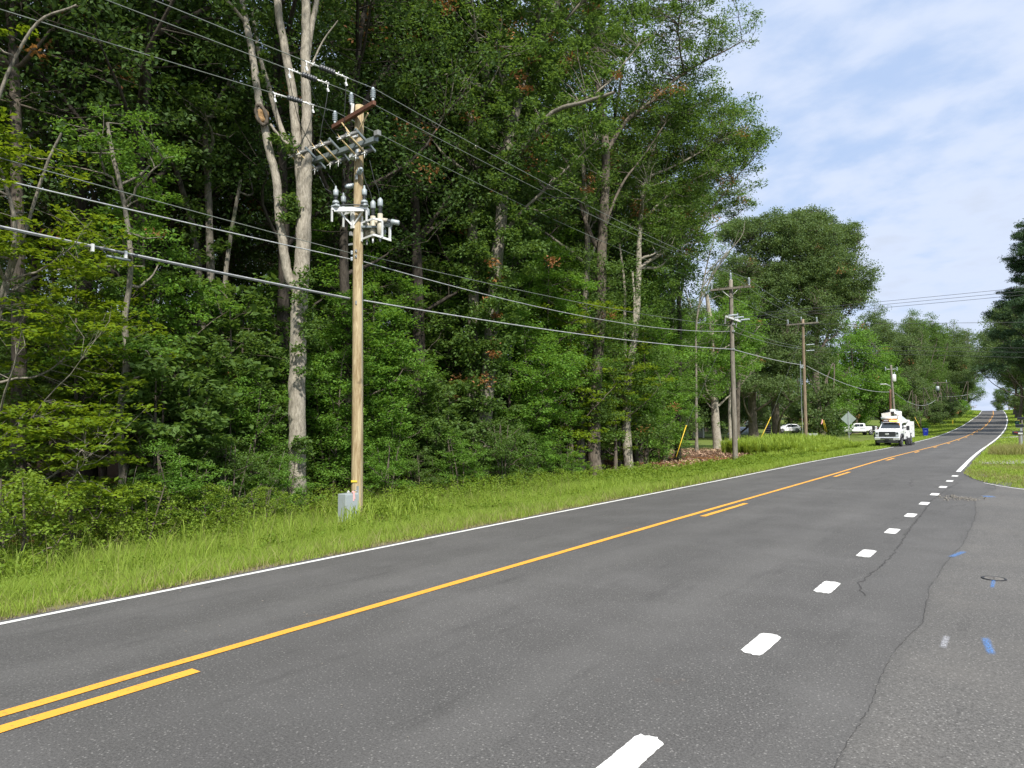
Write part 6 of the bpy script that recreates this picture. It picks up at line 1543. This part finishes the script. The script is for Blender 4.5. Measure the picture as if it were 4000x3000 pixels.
# -- hatchback
def hatch(px, py, dep, ang, label):
    p = at(px, py, dep); z = float(H(p.x, p.y)) + .06
    r_ = empty('hatchback', (p.x, p.y, z), ang, label, 'car'); W = .9
    b = MB(); loft(b, [rsec(0, W * .8, .35, .72, .1), rsec(.18, W * .95, .28, .86, .1), rsec(1.1, W, .26, 1.00, .1), rsec(2.6, W, .26, 1.02, .1), rsec(4.0, W, .28, 1.06, .1), rsec(4.38, W * .92, .36, 1.02, .1)])
    loft(b, [rsec(1.0, W * .86, .95, 1.00, .02), rsec(1.85, W * .74, .95, 1.50, .1), rsec(2.6, W * .73, .95, 1.58, .12), rsec(3.6, W * .72, .95, 1.52, .12), rsec(4.2, W * .78, .95, 1.12, .05)])
    bd = b.build('body', M_CARW, r_)
    for s in (-1, 1):
        quad(MB(), (s * W * .865, 1.45, 1.06), (s * W * .865, 2.48, 1.06), (s * W * .755, 2.42, 1.48), (s * W * .76, 2.02, 1.44), .03 * s).build('side_window', M_GLASS, bd)
        quad(MB(), (s * W * .865, 2.56, 1.06), (s * W * .865, 3.72, 1.16), (s * W * .76, 3.55, 1.42), (s * W * .755, 2.50, 1.48), .03 * s).build('side_window', M_GLASS, bd)
        wheel(r_, (s * .80, .80, .34), .34, .22); wheel(r_, (s * .80, 3.50, .34), .34, .22)
        MB().tube([(s * .90, .80 + .39 * math.cos(a), .36 + .39 * math.sin(a)) for a in np.linspace(0, PI, 9)], .04, 6).tube([(s * .90, 3.5 + .39 * math.cos(a), .36 + .39 * math.sin(a)) for a in np.linspace(0, PI, 9)], .04, 6).build('wheel_arch', M_DKPL, r_)
        MB().box((s * .78, 4.28, .98), (.22, .22, .12), bev=.03).build('tail_light', M_RED, r_); MB().box((s * .70, .10, .72), (.26, .2, .12), bev=.03).build('headlight', M_HLAMP, r_)
        MB().box((s * 1.0, 1.6, 1.10), (.16, .10, .12), bev=.03).build('mirror', M_CARW, r_); MB().box((s * .903, 2.5, .68), (.006, .02, .62)).box((s * .905, 1.48, .68), (.006, .02, .5)).box((s * .91, 2.32, .90), (.02, .16, .03)).build('door_gap', M_DKPL, bd)
    quad(MB(), (-W * .7, 1.18, 1.06), (W * .7, 1.18, 1.06), (W * .62, 1.80, 1.46), (-W * .62, 1.80, 1.46), .02).build('windscreen', M_GLASS, bd)
    return r_
hatch(3032, 1696, 128, ang_left + .03, 'white hatchback parked on the drive behind the leaning lawn oak')
# -- car under a tarpaulin
p = at(2900, 1697, 122); r_ = empty('covered_car', (p.x, p.y, float(H(p.x, p.y))), ang_left + PI / 2, 'car under a pale grey tarpaulin behind the old grey pole', 'covered car')
V = []; n, k = 22, 15
for i in range(n):
    u = i / (n - 1); row = []
    for j_ in range(k):
        v = j_ / (k - 1) * 2 - 1; top = .25 + 1.15 * (math.sin(PI * min(1, max(0, u))) ** .35) - .25 * abs(u - .55); s = abs(v)
        z = top * (1 - s ** 4 * .96) + .03 * math.sin(u * 31 + v * 6) * (.3 + s); row.append(((u - .5) * 4.7, v * (1.0 + .05 * math.sin(u * 23)), max(.02, z)))
    V.append(row)
o = link_mesh('tarpaulin', np_mesh('tarpaulin', np.array(V).reshape(-1, 3), strip_faces(np.array(V)), [M_TARP], smooth=True), r_)
md = o.modifiers.new('thick', 'SOLIDIFY'); md.thickness = .02
rp = MB()
for u in (-1.0, .3, 1.1): rp.tube([(u, -1.07, .15), (u + .1, -.98, .8), (u + .2, -.5, 1.38), (u + .2, .5, 1.4)], .012, 4)
rp.build('tie_rope', M_WIREDK, r_)
# -- fence, striped flag, small trailer, shed roof
def rail_fence():
    r_ = empty('rail_fence', (0, 0, 0), 0, 'brown wooden rail fence behind the second pickup', 'fence'); a = at(2945, 1680, 152); b = at(3040, 1680, 152)
    r_.location = (a.x, a.y, float(H(a.x, a.y))); d = Vector((b.x - a.x, b.y - a.y, 0)); n = 4
    for i in range(n + 1):
        q = d * (i / n); MB().box(q + Vector((0, 0, 1.0)), (.14, .14, 2.0), bev=.02).build('post', M_BARKM, r_)
    m = MB()
    for z in (1.1, 1.85, 1.5): m.box(d * .5 + Vector((0, -.1, z)), (d.length, .05, .13), Matrix.Rotation(math.atan2(d.y, d.x), 3, 'Z'))
    m.build('rail', M_BARKM, r_)
rail_fence()
fl = at(3001, 1680, 119); fo = empty('striped_flag', fl, math.atan2(CA.y, CA.x), 'dark flag with pale stripes hanging on a post left of the leaning lawn oak', 'flag')
V = np.array([[(x, .06 * math.sin(x * 9 + z * 4), z) for z in np.linspace(-.95, .85, 10)] for x in np.linspace(-.42, .45, 9)]); f_ = link_mesh('cloth', np_mesh('cloth', V.reshape(-1, 3), strip_faces(V), [simple('flag_dark', (.03, .022, .05), .8)]), fo)
st = MB()
for i, z in enumerate(np.linspace(-.85, .7, 6)):
    for x in np.linspace(-.36, .40, 8): st.box((x, .06 * math.sin(x * 9 + z * 4) - .012, z), (.112, .008, .12), Matrix.Rotation(.06 * 9 * math.cos(x * 9 + z * 4), 3, 'Z'))
st.build('stripe', simple('flag_stripe', (.50, .40, .55), .8), fo)
MB().rod((-.5, .05, -1.6), (-.5, .05, 1.0), .07, 6).build('post', M_BARKM, fo)
p = at(3166, 1690, 92); tr_ = empty('yard_cart', (p.x, p.y, float(H(p.x, p.y))), math.atan2(CA.y, CA.x), 'small grey metal yard cart in the tall grass right of the brown pole', 'cart')
cb_ = MB(); 
for s in (-1, 1): cb_.box((0, s * .4, .72), (1.5, .04, .30)); cb_.box((s * .75, 0, .72), (.04, .8, .30))
cb_.box((0, 0, .58), (1.5, .8, .04)); cb_.build('tub', M_GALV, tr_)
q = empty('x', (0, 0, 0)); bpy.data.objects.remove(q)
wm = MB()
for s in (-1, 1): wm.lathe((0, s * .48 - .05, .25), (0, 1, 0), [(0, .2), (.02, .25), (.08, .25), (.1, .2)], 14)
for s in (-1, 1):
    MB().lathe((0, s * .48 - .05, .25), (0, 1, 0), [(0, .2), (.02, .25), (.08, .25), (.1, .2)], 14).build('wheel', M_RUB, tr_)
MB().box((0, 0, .40), (.1, .9, .34)).rod((.75, 0, .55), (1.3, 0, .45), .025).build('drawbar', M_BLACK, tr_)
hz_ = at(3522, 1690, 128); hs = empty('shed', (hz_.x, hz_.y, float(H(hz_.x, hz_.y))), math.atan2(CA.y, CA.x), 'low dark shed with a grey roof just showing over the boom truck', 'shed')
ztop = at(3500, 1598, 128).z - float(H(hz_.x, hz_.y))
MB().box((-.3, 2, (ztop - .6) / 2), (2.0, 4, ztop - .6)).build('wall', M_BARKD, hs); MB().prism([(-.4, ztop - .62), (4.4, ztop - .62), (2, ztop)], -1.1, .5, 'x').build('roof', simple('shed_roof', (.10, .115, .13), .7, 0, .2, 3), hs)

hp = at(2632, 1660, 104); hh = empty('house', (hp.x, hp.y, float(H(hp.x, hp.y))), math.atan2(CA.y, CA.x), 'pale house with porch posts glimpsed through the far end of the wood', 'house')
MB().box((0, 3, 1.4), (9, 6, 2.8)).build('wall', simple('house_siding', (.40, .40, .38), .7, 0, .08, 2), hh)
MB().prism([(-1.6, 2.8), (6.6, 2.8), (2.5, 4.6)], -5, 5, 'x').build('roof', simple('house_roof', (.09, .09, .095), .8, 0, .2, 3), hh)
for x in (-4, -2, 0, 2, 4): MB().box((x, -1.3, 1.35), (.14, .14, 2.7)).build('porch_post', M_TAGW, hh)
for x in (-2.6, 2.6): wf = MB().box((x, -.03, 1.5), (1.2, .06, 1.3)).build('window', M_TAGW, hh); MB().box((x, -.07, 1.5), (1.0, .03, 1.1)).build('pane', M_GLASS, wf)
MB().box((0, -.03, 1.05), (.95, .06, 2.05)).build('door', M_BARKD, hh)
# -- diamond sign seen from behind
p = at(3317, 1706, 64); zg = float(H(p.x, p.y)); sg = empty('diamond_sign', (p.x, p.y, zg), .10, 'grey back of a diamond road sign on a post before the white pickup', 'road sign')
zc_ = at(3315, 1636, 64).z - zg; hd = .64
MB().box((0, 0, (zc_ + .70) / 2), (.05, .04, zc_ + .70)).build('post', M_GALV, sg)
dm = MB().prism([(0, zc_ - hd), (hd - .03, zc_ - .03), (hd, zc_), (hd - .03, zc_ + .03), (0, zc_ + hd), (-hd + .03, zc_ + .03), (-hd, zc_), (-hd + .03, zc_ - .03)], .024, .030, 'y').build('panel', simple('sign_back', (.30, .36, .33), .45, .2, .15, 2), sg)
for (px, py, dep, hh_, lab) in ((3788, 1590, 235, 2.4, 'small distant sign back on a post beside the yellow-green bush'),):
    p = at(px, 1620, dep); zg = float(H(p.x, p.y)); s2 = empty('road_sign', (p.x, p.y, zg), .0, lab, 'road sign'); zt_ = at(px, 1575, dep).z - zg
    MB().box((0, 0, zt_ / 2), (.07, .05, zt_)).build('post', M_GALV, s2); MB().box((0, .04, zt_ - .45), (.75, .03, .95)).build('panel', simple('sign_back2', (.22, .25, .24), .5, .2), s2)
# -- bins
def bin_(px, py, dep, h, col, lidcol, rot, label, mark):
    p = at(px, py, dep); r_ = empty('wheeled_bin', (p.x, p.y, float(H(p.x, p.y)) + .03), rot, label, 'bin'); k = h / 1.1
    b = MB(); loft(b, [[(-.24 * k, -.26 * k, .04), (.24 * k, -.26 * k, .04), (.24 * k, .26 * k, .04), (-.24 * k, .26 * k, .04)], [(-.31 * k, -.36 * k, .98 * k), (.31 * k, -.36 * k, .98 * k), (.31 * k, .36 * k, .98 * k), (-.31 * k, .36 * k, .98 * k)]]); bo = b.build('body', simple('bin_plastic', col, .45, 0, .08, 4), r_)
    l = MB(); loft(l, [[(-.33 * k, -.40 * k, .98 * k), (.33 * k, -.40 * k, .98 * k), (.33 * k, .38 * k, .98 * k), (-.33 * k, .38 * k, .98 * k)], [(-.33 * k, -.40 * k, 1.02 * k), (.33 * k, -.40 * k, 1.02 * k), (.33 * k, .38 * k, 1.04 * k), (-.33 * k, .38 * k, 1.04 * k)], [(-.26 * k, -.30 * k, 1.08 * k), (.26 * k, -.30 * k, 1.08 * k), (.26 * k, .30 * k, 1.10 * k), (-.26 * k, .30 * k, 1.10 * k)]]); l.build('lid', simple('bin_lid', lidcol, .45, 0, .08, 4), r_)
    for s in (-1, 1): MB().lathe((s * .27 * k - .03, .30 * k, .12), (1, 0, 0), [(0, .10), (.01, .12), (.05, .12), (.06, .10)], 12).build('wheel', M_RUB, r_)
    MB().tube([(-.2 * k, .40 * k, .95 * k), (-.2 * k, .46 * k, .98 * k), (.2 * k, .46 * k, .98 * k), (.2 * k, .40 * k, .95 * k)], .018, 6).build('handle', simple('bin_handle', col, .5), r_)
    m = MB()
    for z, w_ in ((.78, .30), (.71, .24), (.64, .30)): m.box((0, -.335 * k - .0 + (0.78 - z) * .10, z * k), (w_ * k, .02, .035), Matrix.Rotation(.1, 3, 'X'))
    m.build('printed_mark', simple('bin_mark', mark, .5), r_)
    return r_
bin_(3615, 1699, 99, 1.16, (.010, .035, .42), (.012, .03, .30), .25, 'bright blue wheeled bin at the end of the pale driveway', (.22, .30, .75))
bin_(3973, 1645, 122, 1.12, (.008, .055, .035), (.55, .47, .10), -.1, 'dark green wheeled bin with a yellow lid on the right verge', (.15, .35, .33))
# -- mailboxes
def mailbox(px, base_py, dep, top_py, label, ang=PI / 2, col=(.016, .017, .022), number=None, flag=False, arm_=False, L_=.56, r_w=.10, postm=None, zfix=None):
    p = at(px, base_py, dep); zg = float(H(p.x, p.y)); r_ = empty('mailbox', (p.x, p.y, zg), 0, label, 'mailbox')
    zt_ = at(px, top_py, dep).z - zg; mt = simple('mailbox_paint', col, .35, .2, .15, 6)
    prof = [(-r_w, 0), (r_w, 0), (r_w, .12)] + [(r_w * math.cos(a), .12 + r_w * math.sin(a)) for a in np.linspace(.2, PI - .2, 7)] + [(-r_w, .12)]
    m = MB(); zb_ = zt_ - .12 - r_w; sh = -.05
    m.prism([(b, zb_ + c) for b, c in prof], sh - L_ / 2, sh + L_ / 2, 'x'); bx = m.build('box', mt, r_)
    MB().prism([(b * 1.06, zb_ + c * 1.03 - .003) for b, c in prof], sh - L_ / 2 - .02, sh - L_ / 2 + .015, 'x').build('door', mt, r_)
    MB().box((0.02, 0, zb_ / 2 - .02), (.115, .115, zb_ + .02), bev=.01).box((-.05, 0, zb_ - .03), (.46, .12, .04)).build('post', postm or M_POLEOLD, r_)
    if number:
        pl = MB().box((.08, -r_w - .006, zb_ + .075), (.235, .006, .10)).build('number_plate', M_TAGW, r_)
        cu = bpy.data.curves.new('digits', 'FONT'); cu.body = number; cu.size = .115; cu.align_x = 'CENTER'; cu.align_y = 'CENTER'; cu.extrude = .0015; cu.space_character = 1.25
        to_ = bpy.data.objects.new('digits_tmp', cu); COL.objects.link(to_); dg_ = bpy.context.evaluated_depsgraph_get(); me = bpy.data.meshes.new_from_object(to_.evaluated_get(dg_)); bpy.data.objects.remove(to_)
        me.materials.clear(); me.materials.append(M_BLACK); me.transform(Matrix.Translation((.08, -r_w - .012, zb_ + .075)) @ Matrix.Rotation(PI / 2, 4, 'X')); link_mesh('house_number', me, pl)
    if flag: MB().box((-.16, -r_w - .012, zb_ + .15), (.17, .008, .035)).box((-.09, -r_w - .012, zb_ + .12), (.035, .008, .08)).build('red_flag', simple('red_flag', (.45, .06, .06), .5), r_)
    return r_
mailbox(3983, 1752, 45, 1684, 'black mailbox numbered 213 with a small red flag on a grey wooden post', number='213', flag=True)
mailbox(3990, 1735, 52, 1656.5, 'dark mailbox with a pale top edge standing behind the numbered one', L_=.5, postm=M_GALV, flag=False)
mailbox(3995, 1715, 66, 1629, 'black mailbox at the very right edge beyond the other two', L_=.5)
mailbox(3942, 1604, 262, 1588, 'pale mailbox cluster on one post near the crest of the hill', col=(.45, .45, .42), L_=2.2, r_w=.2)
mailbox(3970, 1612, 225, 1604, 'dark mailbox on the right verge below the crest', L_=.9, r_w=.2)
p = at(3987, 1600, 200); q = MB().tube([(p.x, p.y, float(H(p.x, p.y)) - .1), (p.x - .05, p.y, float(H(p.x, p.y)) + 2.6)], .09, 8).build('white_post', M_ALU); tag(q, 'pale upright post on the grass bank at the right edge', 'post')
# low stakes by the driveway bank
for (px, py, dep, lab) in ((3722, 1660, 140, 'small pale marker stake on the bank right of the bushes'), (3731, 1658, 146, 'short dark marker stake beside the pale one on the bank')):
    p = at(px, py, dep); z = float(H(p.x, p.y)); q = MB().box((p.x, p.y, z + .45), (.10, .05, .95), bev=.01).build('marker_stake', M_YPLAS if 'pale' in lab and 'short' not in lab else M_DKPL); tag(q, lab, 'stake')
